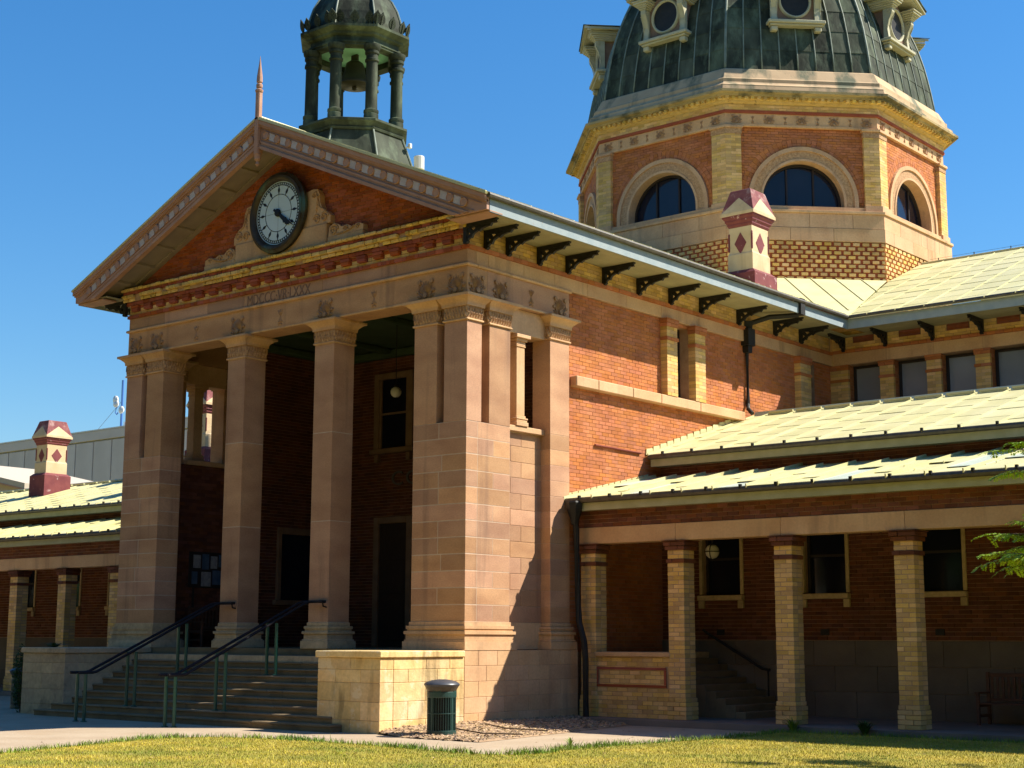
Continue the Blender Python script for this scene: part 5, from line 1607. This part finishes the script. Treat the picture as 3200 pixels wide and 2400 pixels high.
# ------------------------------------------------------------------ ground
GZ = -0.14
gm = MB()
gm.add([(-400, -120, GZ-0.06), (400, -120, GZ-0.06), (400, 600, GZ-0.06), (-400, 600, GZ-0.06)], [(0, 1, 2, 3)])
put('ground', gm.mesh('ground', LAWN), None, kind='structure')
# concrete path in front and along the side
pv = MB()
path = [(-40, -14.5), (-3, -14.5), (14, -14.0), (14, -5.7), (20, 3.6), (0.0, 3.6), (-13.5, 3.6), (-40, 3.6)]
pv.prism(O0, X_, Y_, Z_, path, GZ-0.1, GZ)
put('path', pv.mesh('path', PAVE), None, kind='structure')
lawn_edge = [(-0.3, -13.5), (-0.62, -10.98), (-1.19, -9.25), (-1.75, -7.5), (-1.80, -6.6), (-1.30, -5.80), (-0.3, -5.45), (1.22, -5.32), (2.48, -5.35), (3.37, -5.47), (4.75, -5.64), (5.55, -5.72), (5.95, -5.45), (6.02, -4.95), (5.80, -4.0), (5.78, -3.2), (5.95, -1.5), (6.15, 0.4), (6.2, 1.6), (6.0, 2.5), (5.95, 3.42), (20, 3.42), (40, 3.42), (40, -24), (0, -24)]
lm = MB(); lm.prism(O0, X_, Y_, Z_, lawn_edge, GZ-0.05, GZ+0.03)
put('lawn', lm.mesh('lawn', LAWN), None, kind='structure')
def inside(x, y, poly):
    c = False; n = len(poly); j = n-1
    for i in range(n):
        if (poly[i][1] > y) != (poly[j][1] > y) and x < (poly[j][0]-poly[i][0])*(y-poly[i][1])/(poly[j][1]-poly[i][1])+poly[i][0]:
            c = not c
        j = i
    return c
def edge_dist(x, y, poly, n):
    best = 9
    for i in range(n-1):
        ax, ay = poly[i]; bx, by = poly[i+1]
        t = max(0, min(1, ((x-ax)*(bx-ax)+(y-ay)*(by-ay))/((bx-ax)**2+(by-ay)**2+1e-9)))
        d = sqrt((x-ax-t*(bx-ax))**2+(y-ay-t*(by-ay))**2)
        best = min(best, d)
    return best
# view wedge: only plant blades the camera (or a step beside it) can see
gb = MB(); ge = MB()
rnd = random.Random(3)
def blade(mb, x, y, h, w, z=GZ+0.028):
    a = rnd.uniform(0, 2*pi); lx, ly = cos(a), sin(a)
    bx, by = rnd.uniform(-0.6, 0.6)*h, rnd.uniform(-0.6, 0.6)*h
    mb.add([(x-lx*w, y-ly*w, z), (x+lx*w, y+ly*w, z), (x+bx*0.5+lx*w*0.6, y+by*0.5+ly*w*0.6, z+h*0.6), (x+bx*0.5-lx*w*0.6, y+by*0.5-ly*w*0.6, z+h*0.6), (x+bx, y+by, z+h)],
           [(0, 1, 2, 3), (3, 2, 4)])
cnt = 0; tries = 0
while cnt < 120000 and tries < 700000:
    tries += 1
    x = rnd.uniform(-2.2, 16.5); y = rnd.uniform(-13.3, 3.4)
    # keep what projects into the frame (depth and side)
    dx, dy = x-22.775, y+25.669
    dep = dx*fw.x+dy*fw.y; lat = dx*rt.x+dy*rt.y
    if dep < 19.5 or abs(lat) > dep*0.36 or not inside(x, y, lawn_edge): continue
    d = edge_dist(x, y, lawn_edge, 22)
    if d < 0.28 and rnd.random() < 0.75:
        blade(ge, x, y, rnd.uniform(0.04, 0.11), rnd.uniform(0.005, 0.009))
    else:
        blade(gb, x, y, rnd.uniform(0.015, 0.042), rnd.uniform(0.003, 0.006))
    cnt += 1
for i in range(24):          # extra ragged tufts on the lawn edge
    k = rnd.randrange(3, 19); t = rnd.random()
    ax, ay = lawn_edge[k]; bx_, by_ = lawn_edge[k+1]
    x, y = ax+(bx_-ax)*t, ay+(by_-ay)*t
    for q in range(60):
        blade(ge, x+rnd.gauss(0, 0.16), y+rnd.gauss(0, 0.10), rnd.uniform(0.05, 0.13), 0.007)
put('grass', gb.mesh('grass', BLADE), None, 'short yellow-green grass of the sunny lawn', 'grass', kind='stuff')
put('edge_grass', ge.mesh('edge_grass', BLADEG), None, 'longer green grass fringing the lawn edge along the path', 'grass', kind='stuff')
# soil bed in the corner, mounded against the wall
md = MB()
bed = [(0.12, -2.75), (1.2, -3.2), (2.0, -3.22), (3.3, -3.2), (3.12, -2.3), (2.6, 0.4), (2.2, 2.6), (2.0, 3.5), (0.12, 3.98)]
nx_, ny_ = 26, 44
vs_ = []; idx = {}
for j in range(ny_+1):
    y = -3.25+j*(7.25/ny_)
    # right limit of the bed at y
    xr = 3.3-(y+3.2)*0.19 if y > -3.2 else 3.3
    xl_ = 0.1 if y > -2.75 else 0.1+(-2.75-y)*2.2
    for i in range(nx_+1):
        t = i/nx_
        x = xl_+(xr-xl_)*t
        h = 0.13*(1-t)**1.5*min(1, max(0, (y+3.2)/1.2))+rnd.uniform(0, 0.03)*(1 if 0 < t < 1 else 0)
        vs_.append((x, y, GZ+0.006+h))
fs = [(j*(nx_+1)+i, j*(nx_+1)+i+1, (j+1)*(nx_+1)+i+1, (j+1)*(nx_+1)+i) for j in range(ny_) for i in range(nx_)]
md.add(vs_, fs)
put('soil_bed', md.mesh('soil_bed', MULCH), None, kind='structure')
ch = MB()
for i in range(2600):
    j = rnd.randrange(ny_); k = rnd.randrange(nx_)
    v = vs_[j*(nx_+1)+k]
    x = v[0]+rnd.uniform(-0.06, 0.06); y = v[1]+rnd.uniform(-0.08, 0.08)
    a = rnd.uniform(0, pi); l = rnd.uniform(0.015, 0.06); w = rnd.uniform(0.008, 0.022)
    c, s = cos(a), sin(a); z = v[2]+rnd.uniform(-0.004, 0.02); zz = rnd.uniform(-0.015, 0.015)
    ch.add([(x-c*l-s*w, y-s*l+c*w, z-zz), (x+c*l-s*w, y+s*l+c*w, z+zz), (x+c*l+s*w, y+s*l-c*w, z+zz), (x-c*l+s*w, y-s*l-c*w, z-zz), (x, y, z+0.018)],
           [(0, 1, 4), (1, 2, 4), (2, 3, 4), (3, 0, 4)])
put('bark_litter', ch.mesh('bark_litter', CHIP), None, 'dry bark chips and leaf litter on the corner soil bed', 'litter', kind='stuff')
for (pts, lab) in (([(0.55, -1.2, -0.02), (1.4, -1.7, -0.06), (2.3, -2.0, -0.09), (3.0, -1.6, -0.10)], 'thin brown drip hose curving across the soil bed, nearer one'), ([(0.8, -0.2, -0.03), (1.7, -0.6, -0.07), (2.6, -0.3, -0.10)], 'thin brown drip hose across the soil bed, farther one by the downpipe')):
    put('drip_hose', MB().tube([(x, y, z+0.03) for x, y, z in pts], 0.016, 6).mesh('drip_hose', BARK), None, lab, 'hose', 'drip hoses')

# ------------------------------------------------------------------ litter bins
def bin_(loc, label):
    b = thing('litter_bin', label, 'bin', loc, group='litter bins')
    inner = MB().lathe([(0.255, 0.05), (0.255, 0.80)], O0, 28).obj('liner', IRON, b)
    sl_ = MB()
    for i in range(36):
        a = 2*pi*i/36
        c, s = cos(a), sin(a)
        if i % 9 == 0: w = 0.05
        else: w = 0.013
        o = (0, 0, 0)
        sl_ = MB().obox(O0, (-s, c, 0), Z_, (c, s, 0), -w/2, w/2, 0.10, 0.78, 0.270, 0.292)
        sl_.obj('slat', BINM, b)
    MB().lathe([(0.25, 0.0), (0.295, 0.0), (0.30, 0.02), (0.30, 0.11), (0.285, 0.12), (0.25, 0.12)], O0, 32).obj('base_band', BINM, b)
    MB().lathe([(0.262, 0.44), (0.294, 0.44), (0.296, 0.45), (0.294, 0.46), (0.262, 0.46)], O0, 32).obj('middle_band', BINM, b)
    MB().lathe([(0.25, 0.76), (0.298, 0.76), (0.302, 0.78), (0.302, 0.87), (0.29, 0.88), (0.262, 0.88), (0.262, 0.76)], O0, 32, cap=False).obj('top_band', BINM, b)
    g = MB()
    for i in range(4):
        a = 2*pi*i/4+0.4
        g.obox(O0, (-sin(a), cos(a), 0), Z_, (cos(a), sin(a), 0), -0.08, 0.08, 0.86, 1.0, 0.27, 0.29)
    g.obj('lid_support', BINM, b)
    g = MB().lathe([(0.30, 0.93), (0.36, 1.005), (0.365, 1.02), (0.35, 1.045), (0.30, 1.075), (0.2, 1.105), (0.08, 1.12), (0.0, 1.122)], O0, 36)
    o = g.obj('lid', BINL, b, True); smooth_by_angle(o, 45)
    MB().lathe([(0.275, 0.88), (0.285, 0.88), (0.345, 0.99), (0.335, 0.99)], O0, 32, cap=False).obj('mouth_ring', GUT, b)
    return b
bin_((1.55, -2.42, GZ+0.012), 'green slatted litter bin with slate lid standing by the sunlit cheek wall')
b2 = bin_((-15.3, -1.2, GZ), 'shaded dark litter bin at the far left beyond the steps')

# ------------------------------------------------------------------ handrails of the front steps
def handrail(cx, label):
    h = thing('handrail', label, 'handrail', (cx, -4.0, GZ), group='paired handrails on the front steps')
    L_ = lambda x, y, z: (x-0.0, y+4.0, z-GZ)
    for x in (-0.44, -0.12):
        yt = -0.13 if x < -0.3 else -0.20
        pts = [L_(x, -4.30, 0.99), L_(x, -3.90, 0.99), L_(x, -3.80, 1.01), L_(x, yt-0.14, 2.62), L_(x+0.02, yt, 2.665), L_(x+0.12, yt+0.02, 2.67), L_(0.36, yt+0.02, 2.67)]
        MB().tube(pts, 0.034, 8).obj('rail', RAILM, h)
        for y in (-4.1, -2.7, -1.2):
            zg = GZ if y < -3.1 else 1.55-RI*(math.floor((-0.12-y)/TR)+1)
            zt = 0.95 if y < -3.8 else 0.96+(y+3.8)*0.4575
            MB().tube([L_(x, y, zg), L_(x, y, zt)], 0.04, 8).obj('post', POSTG, h)
            MB().lathe([(0.08, 0.0), (0.08, 0.015), (0.05, 0.03), (0.041, 0.031)], L_(x, y, zg), 10).obj('foot_plate', POSTG, h)
    MB().tube([L_(0.28, -0.13, 2.67), L_(0.28, -0.10, 2.56), L_(0.28, 0.0, 2.54)], 0.02, 6).obj('wall_bracket', RAILM, h)
    return h
handrail(-8.07, 'paired black handrail with green posts running down from the left pillar')
handrail(-4.73, 'paired black handrail with green posts running down from the right pillar')

# ------------------------------------------------------------------ lamps
pl_ = thing('pendant_lamp', 'opal globe lamp hanging on a long rod inside the portico', 'lamp', (-6.42, 4.3, 8.37))
MB().lathe([(0.0, 0.0), (0.07, 0.015), (0.12, 0.06), (0.148, 0.12), (0.148, 0.18), (0.12, 0.245), (0.07, 0.285), (0.04, 0.295)], O0, 22).obj('globe', OPAL, pl_, True)
MB().tube([(0, 0, 0.29), (0, 0, 2.06)], 0.012, 6).obj('rod', IRON, pl_)
MB().lathe([(0.06, 0.29), (0.06, 0.33), (0.02, 0.36)], O0, 12).obj('gallery', IRON, pl_)
vl = thing('verandah_lamp', 'opal globe lamp in a dark cross cage under the right verandah', 'lamp', (2.62, 6.1, 3.74))
MB().lathe([(0.0, 0.0), (0.09, 0.02), (0.15, 0.08), (0.175, 0.16), (0.165, 0.24), (0.12, 0.31), (0.06, 0.34)], O0, 22).obj('globe', OPAL, vl, True)
g = MB()
for a in (0.2, 0.2+pi/2):
    g.tube([(0.185*sin(t)*cos(a), 0.185*sin(t)*sin(a), 0.17-0.19*cos(t)) for t in [2*pi*i/24 for i in range(25)]], 0.012, 5)
g.tube([(0.185*cos(t), 0.185*sin(t), 0.17) for t in [2*pi*i/24 for i in range(25)]], 0.012, 5)
g.obj('cage', IRON, vl)
MB().tube([(0, 0, 0.34), (0, 0, 1.05)], 0.02, 6).obj('rod', IRON, vl)

# ------------------------------------------------------------------ benches
def bench(loc, rz, label, L=1.8):
    b = thing('bench', label, 'bench', loc, rz, group='timber benches')
    for x in (0.0, L-0.07):
        MB().cbox(x, x+0.07, 0.0, 0.07, 0, 0.66, 0.008).obj('leg', WOOD, b)
        MB().cbox(x, x+0.07, 0.58, 0.65, 0, 1.12, 0.008).obj('leg', WOOD, b)
        MB().cbox(x-0.01, x+0.08, -0.05, 0.60, 0.662, 0.70, 0.01).obj('armrest', WOOD, b)
        MB().cbox(x+0.01, x+0.06, 0.07, 0.58, 0.16, 0.22, 0.006).obj('stretcher', WOOD, b)
        MB().cbox(x+0.01, x+0.06, 0.07, 0.58, 0.38, 0.44, 0.006).obj('seat_rail', WOOD, b)
    for i in range(6):
        MB().cbox(0.02, L-0.02, 0.02+i*0.095, 0.09+i*0.095, 0.442, 0.47, 0.005).obj('slat', WOOD, b)
    MB().cbox(0.07, L-0.07, 0.60, 0.64, 1.02, 1.10, 0.006).obj('top_rail', WOOD, b)
    MB().cbox(0.07, L-0.07, 0.60, 0.64, 0.50, 0.56, 0.006).obj('lower_rail', WOOD, b)
    n = int((L-0.2)/0.12)
    for i in range(n):
        x = 0.1+i*(L-0.2)/n
        MB().cbox(x, x+0.055, 0.61, 0.63, 0.562, 1.018, 0.004).obj('slat', WOOD, b)
    return b
bench((8.85, 6.75, 0.0), 0, 'dark timber bench against the right verandah wall')
bench((-11.28, 1.75, 1.55), pi/2, 'slatted bench below the notice board inside the portico', 1.6)
# notice board
nb = thing('notice_board', 'dark notice board with blue and white sheets inside the portico', 'notice board', (-11.93, 1.75, 3.2))
MB().cbox(-0.04, 0.0, 0.0, 1.55, 0.0, 1.0, 0.01).obj('board', FRAME, nb)
sheets = [(0.10, 0.30, 0.10, 0.45, 1), (0.14, 0.40, 0.55, 0.92, 0), (0.46, 0.70, 0.52, 0.95, 1), (0.44, 0.78, 0.04, 0.45, 0), (0.76, 1.0, 0.55, 0.9, 0), (0.84, 1.15, 0.1, 0.5, 1), (1.05, 1.4, 0.6, 0.95, 1), (1.2, 1.45, 0.12, 0.5, 0)]
for y0, y1, z0, z1, bl_ in sheets:
    MB().box(0.001, 0.006, y0, y1, z0, z1).obj('notice', PAPERB if bl_ else PAPER, nb)
for y in (0.15, 1.35):
    MB().cbox(-0.03, 0.0, y, y+0.06, -1.65, -0.002, 0.005).obj('leg', FRAME, nb)

# ------------------------------------------------------------------ distant office block, mast, shed
ob = thing('office_block', 'long grey office block of precast panels behind the left wing', 'building', (-75, 45, 0))
MB().box(-40, 12, 0.2, 20, 0, 17.6).obj('wall', OFFTOP, ob)
x = -40.0
pm = MB().cbox(0.06, 2.33, 0.0, 0.25, 8.0, 17.0, 0.02).mesh('panel', OFFICE)
while x < 11:
    o = put('panel', pm, ob); o.location = (x, 0, 0); x += 2.39
MB().cbox(-40.2, 12.2, -0.08, 20, 17.1, 17.85, 0.03).obj('parapet', OFFICE, ob)
MB().box(-40.2, 12.2, -0.12, 20, 17.852, 17.95).obj('coping', OFFTOP, ob)
ms = thing('radio_mast', 'blue radio mast with white dishes on the office block roof', 'mast', (-77.05, 46, 17.95))
MB().tube([(0, 0, 0), (0, 0, 3.9)], 0.09, 6).obj('pole', BLUEP, ms)
dm = MB().lathe([(0.0, 0.0), (0.3, 0.05), (0.42, 0.2), (0.42, 0.32), (0.0, 0.34)], O0, 16, ax=1).mesh('dish', WHITE, True)
for x, z in ((-0.35, 2.35), (-0.28, 2.0), (0.45, 1.45)):
    o = put('dish', dm, ms); o.location = (x, -0.2, z); o.scale = (0.7, 0.7, 0.7)
MB().tube([(0.8, 0, 0), (0.8, 0, 2.4)], 0.05, 5).box(0.6, 1.1, -0.2, 0.2, 0, 0.5).obj('antenna', WHITE, ms)
MB().tube([(-0.35, -0.1, 1.9), (-0.6, -0.1, 1.7), (-0.7, -0.1, 1.4), (-0.5, -0.1, 1.2), (-0.3, -0.1, 1.35)], 0.05, 6).obj('cable_loop', BLUEP, ms)
MB().tube([(-0.1, 0, 2.2), (-3.3, 0, 0.05)], 0.02, 4).obj('guy_wire', GUT, ms)
sh = thing('gabled_outbuilding', 'pale cream gabled outbuilding behind the far left chimney', 'building', (-55.2, 22, 0.2))
MB().prism(O0, X_, Z_, Y_, [(-8, 0), (3.1, 0), (3.1, 9.75), (-8, 11.9)], 0, 8).obj('wall', SHED, sh)
MB().prism(O0, X_, Z_, Y_, [(-8.2, 11.95), (3.4, 9.7), (3.4, 10.0), (-8.2, 12.25)], -0.3, 8.3).obj('roof', SHEDR, sh)
MB().prism(O0, X_, Z_, Y_, [(-8.2, 11.86), (3.4, 9.61), (3.4, 9.695), (-8.2, 11.945)], -0.32, -0.2).obj('barge_board', TRIM, sh)

# ------------------------------------------------------------------ planting
def fern_branch(mb_leaf, mb_wood, p0, d, L, droop=0.12):
    """a branchlet carrying feathery compound leaves"""
    p = Vector(p0); d = Vector(d).normalized()
    pts = [tuple(p)]
    n = 7
    for i in range(n):
        p = p+d*(L/n)
        d = (d+Vector((rnd.uniform(-0.1, 0.1), rnd.uniform(-0.1, 0.1), -droop*rnd.uniform(0.2, 1.0)))).normalized()
        pts.append(tuple(p))
        for s in (-1, 1):
            side = d.cross(Vector((0, 0, 1))).normalized()*s
            fd = (d*0.55+side*0.8+Vector((0, 0, rnd.uniform(-0.25, 0.2)))).normalized()
            q = p.copy(); fl = rnd.uniform(0.18, 0.32)*(0.6+0.4*L)
            m = 12
            for j in range(m):
                q = q+fd*(fl/m)
                fd = (fd+Vector((0, 0, -0.05))).normalized()
                for s2 in (-1, 1):
                    pd = fd.cross(Vector((0, 0, 1))).normalized()*s2
                    ll = 0.065*(1-abs(j-m*0.4)/m*0.9)
                    a = q; b = q+pd*ll+fd*ll*0.5+Vector((0, 0, rnd.uniform(-0.02, 0.015)))
                    w = fd*0.015
                    mb_leaf.add([tuple(a), tuple((a+b)/2+w), tuple(b), tuple((a+b)/2-w)], [(0, 1, 2, 3)])
    mb_wood.tube(pts, [0.012*(1-0.8*i/len(pts)) for i in range(len(pts))], 5)
TR_ = thing('feathery_tree', 'bright green feathery-leaved tree reaching in from the right edge', 'tree', (15.6, -1.6, GZ))
lf_, wd = MB(), MB()
def W(x, y, z): return (x-15.6, y+1.6, z-GZ)
wd.tube([W(15.6, -1.6, GZ), W(15.5, -1.6, 1.4), W(15.3, -1.55, 2.6), W(15.0, -1.5, 3.6), W(14.6, -1.5, 4.8)], [0.11, 0.09, 0.075, 0.055, 0.03], 8)
wd.obj('trunk', BARK, TR_)
wd = MB()
LEAD = [((13.9, -1.45, 3.35), (-1, 0.25, 0.25), 1.25), ((13.9, -1.4, 3.15), (-1, 0.1, 0.0), 1.15), ((13.7, -1.4, 3.25), (-1, 0.5, 0.1), 0.8), 
        ((13.75, -1.45, 3.5), (-0.8, 0.3, 0.5), 0.5), ((13.7, -1.5, 3.1), (-1, -0.2, 0.15), 0.7), ((13.65, -1.3, 3.35), (-1, 0.2, 0.35), 0.55),
        ((13.8, -1.6, 4.75), (-1, 0.2, 0.25), 0.75), ((13.7, -1.5, 4.45), (-1, 0.3, 0.15), 0.6), ((13.75, -1.3, 2.95), (-1, 0.6, 0.1), 0.7)]
for p0, d, L in LEAD+[((a[0]+0.12, a[1]+0.15, a[2]+rnd.uniform(-0.1, 0.12)), b, c*0.85) for a, b, c in LEAD[:7]]:
    p0 = (p0[0]-0.14, p0[1], p0[2]+0.04)
    wd.tube([W(15.0+0.1*rnd.random(), -1.5, 3.3+0.25*rnd.random() if p0[2] < 4 else 3.9), W((15+p0[0])/2, (p0[1]-1.5)/2, (p0[2]+3.5)/2+0.15), W(*p0)], [0.04, 0.025, 0.013], 6)
    fern_branch(lf_, wd, W(*p0), d, L*1.12, 0.07)
for i in range(5):
    a = rnd.uniform(-1.2, 1.2)
    p0 = (14.7+rnd.uniform(-0.8, 1.6), -1.5+rnd.uniform(-0.8, 0.8), rnd.uniform(2.9, 5.4))
    fern_branch(lf_, wd, W(*p0), (-cos(a) if rnd.random() < 0.4 else cos(a), sin(a), rnd.uniform(-0.1, 0.4)), rnd.uniform(0.5, 0.9))
lf_.obj('crown', LEAFM, TR_)
wd.obj('branches', BARK, TR_, kind='stuff')

def tuft(x, y, z, n, h, spread, label, m, group='plants at the wall foot'):
    mb = MB()
    for i in range(n):
        a = rnd.uniform(0, 2*pi); r = rnd.uniform(0, 1)
        hh = h*rnd.uniform(0.5, 1.0); sx, sy = cos(a)*spread*r, sin(a)*spread*r
        w = 0.012
        lx, ly = -sin(a)*w, cos(a)*w
        mb.add([(lx, ly, 0), (-lx, -ly, 0), (sx*0.5-lx, sy*0.5-ly, hh*0.8), (sx*0.5+lx, sy*0.5+ly, hh*0.8), (sx, sy, hh)], [(0, 1, 2, 3), (3, 2, 4)])
    t = thing('grass_tuft', label, 'plant', (x, y, z), group=group)
    mb.obj('blades', m, t)
    return t
tuft(6.25, 3.40, GZ, 60, 0.34, 0.35, 'wispy grass tuft at the foot of the middle verandah column', BLADEG)
tuft(7.95, 3.30, GZ, 130, 0.36, 0.38, 'dark bushy tuft at the foot of the right verandah column', LEAFD)
tuft(5.35, -3.1, GZ, 12, 0.22, 0.2, 'sparse weed growing on the sunny path near the lawn edge', BLADEG)
tuft(-12.2, -2.3, 1.54, 120, 0.14, 0.75, 'low weeds growing on top of the far left cheek wall', LEAFD)
def shrub(loc, dims, n, label, m, name='shrub', sz=0.05):
    t = thing(name, label, 'plant', loc, group='plants at the wall foot')
    mb = MB(); wd_ = MB()
    for i in range(10):
        a = rnd.uniform(0, 2*pi)
        wd_.tube([(0, 0, 0), (cos(a)*dims[0]*0.4, sin(a)*dims[1]*0.4, dims[2]*0.5), (cos(a)*dims[0]*0.7, sin(a)*dims[1]*0.7, dims[2]*rnd.uniform(0.7, 1.0))], [0.012, 0.008, 0.004], 4)
    for i in range(n):
        while True:
            v = Vector((rnd.uniform(-1, 1), rnd.uniform(-1, 1), rnd.uniform(-1, 1)))
            if v.length < 1: break
        c = Vector((v.x*dims[0], v.y*dims[1], dims[2]*0.5+v.z*dims[2]*0.52))
        a = Vector((rnd.uniform(-1, 1), rnd.uniform(-1, 1), rnd.uniform(-0.5, 1))).normalized()*sz*rnd.uniform(0.6, 1.3)
        b = a.cross(Vector((rnd.uniform(-1, 1), rnd.uniform(-1, 1), 1))).normalized()*sz*0.4
        mb.add([tuple(c-a), tuple(c+b), tuple(c+a), tuple(c-b)], [(0, 1, 2, 3)])
    mb.obj('foliage', m, t); wd_.obj('stems', BARK, t)
    return t
shrub((-13.25, -2.55, GZ), (0.22, 0.25, 1.75), 1500, 'climbing ivy on the outer corner of the far left cheek wall', LEAFD, 'ivy', 0.045)
shrub((-14.5, -0.6, GZ), (0.7, 0.6, 0.8), 1800, 'dark low shrub in the shade beside the far left cheek wall', LEAFD)

# ------------------------------------------------------------------ belt of unseen trees behind the viewer, added to cut low sky light
tb = MB(); tw = MB()
for i in range(34):
    a = radians(186+rnd.uniform(-2, 2)+i*5.9)          # wraps the open side behind the viewer from left to right
    R = rnd.uniform(40, 50)
    cx_, cy_ = 8+R*cos(a)*1.5, -4+R*sin(a)
    if cy_ > -30 and cx_ > -40 and cx_ < 45: continue
    H = rnd.uniform(23, 30)
    tw.tube([(cx_, cy_, -0.3), (cx_+0.3, cy_, H*0.3), (cx_, cy_, H*0.7)], [0.6, 0.45, 0.2], 7)
    for q in range(1300):
        while True:
            v = Vector((rnd.uniform(-1, 1), rnd.uniform(-1, 1), rnd.uniform(-1, 1)))
            if v.length < 1: break
        c = Vector((cx_+v.x*8.0, cy_+v.y*8.0, H*0.54+v.z*H*0.47))
        p = Vector((rnd.uniform(-1, 1), rnd.uniform(-1, 1), rnd.uniform(-1, 1))).normalized()*rnd.uniform(0.6, 1.1)
        r = p.cross(Vector((rnd.uniform(-1, 1), rnd.uniform(-1, 1), 1))).normalized()*rnd.uniform(0.4, 0.8)
        tb.add([tuple(c-p), tuple(c+r), tuple(c+p), tuple(c-r)], [(0, 1, 2, 3)])
tbelt = put('sky_blocking_trees', None, None, 'unseen belt of tall dark trees added behind the viewer to block low sky light', 'trees', kind='stuff')
tb.obj('crowns', LEAFD, tbelt); tw.obj('trunks', BARK, tbelt)

fl_ = MB()
for i in range(420):
    x = rnd.uniform(-3, 13); y = rnd.uniform(-11, 3)
    z = GZ+0.05 if inside(x, y, lawn_edge) else GZ+0.006
    if -14 < x < 0.2 and y > -3.2: continue
    if z < GZ+0.03 and rnd.random() < 0.55: continue
    a = rnd.uniform(0, pi); l = rnd.uniform(0.02, 0.045); c, s = cos(a), sin(a); w = l*0.45
    fl_.add([(x-c*l, y-s*l, z), (x-s*w, y+c*w, z+0.008), (x+c*l, y+s*l, z+0.004), (x+s*w, y-c*w, z+0.012)], [(0, 1, 2, 3)])
put('fallen_leaves', fl_.mesh('fallen_leaves', CHIP), None, 'scattered dry fallen leaves on lawn and path', 'leaves', kind='stuff')
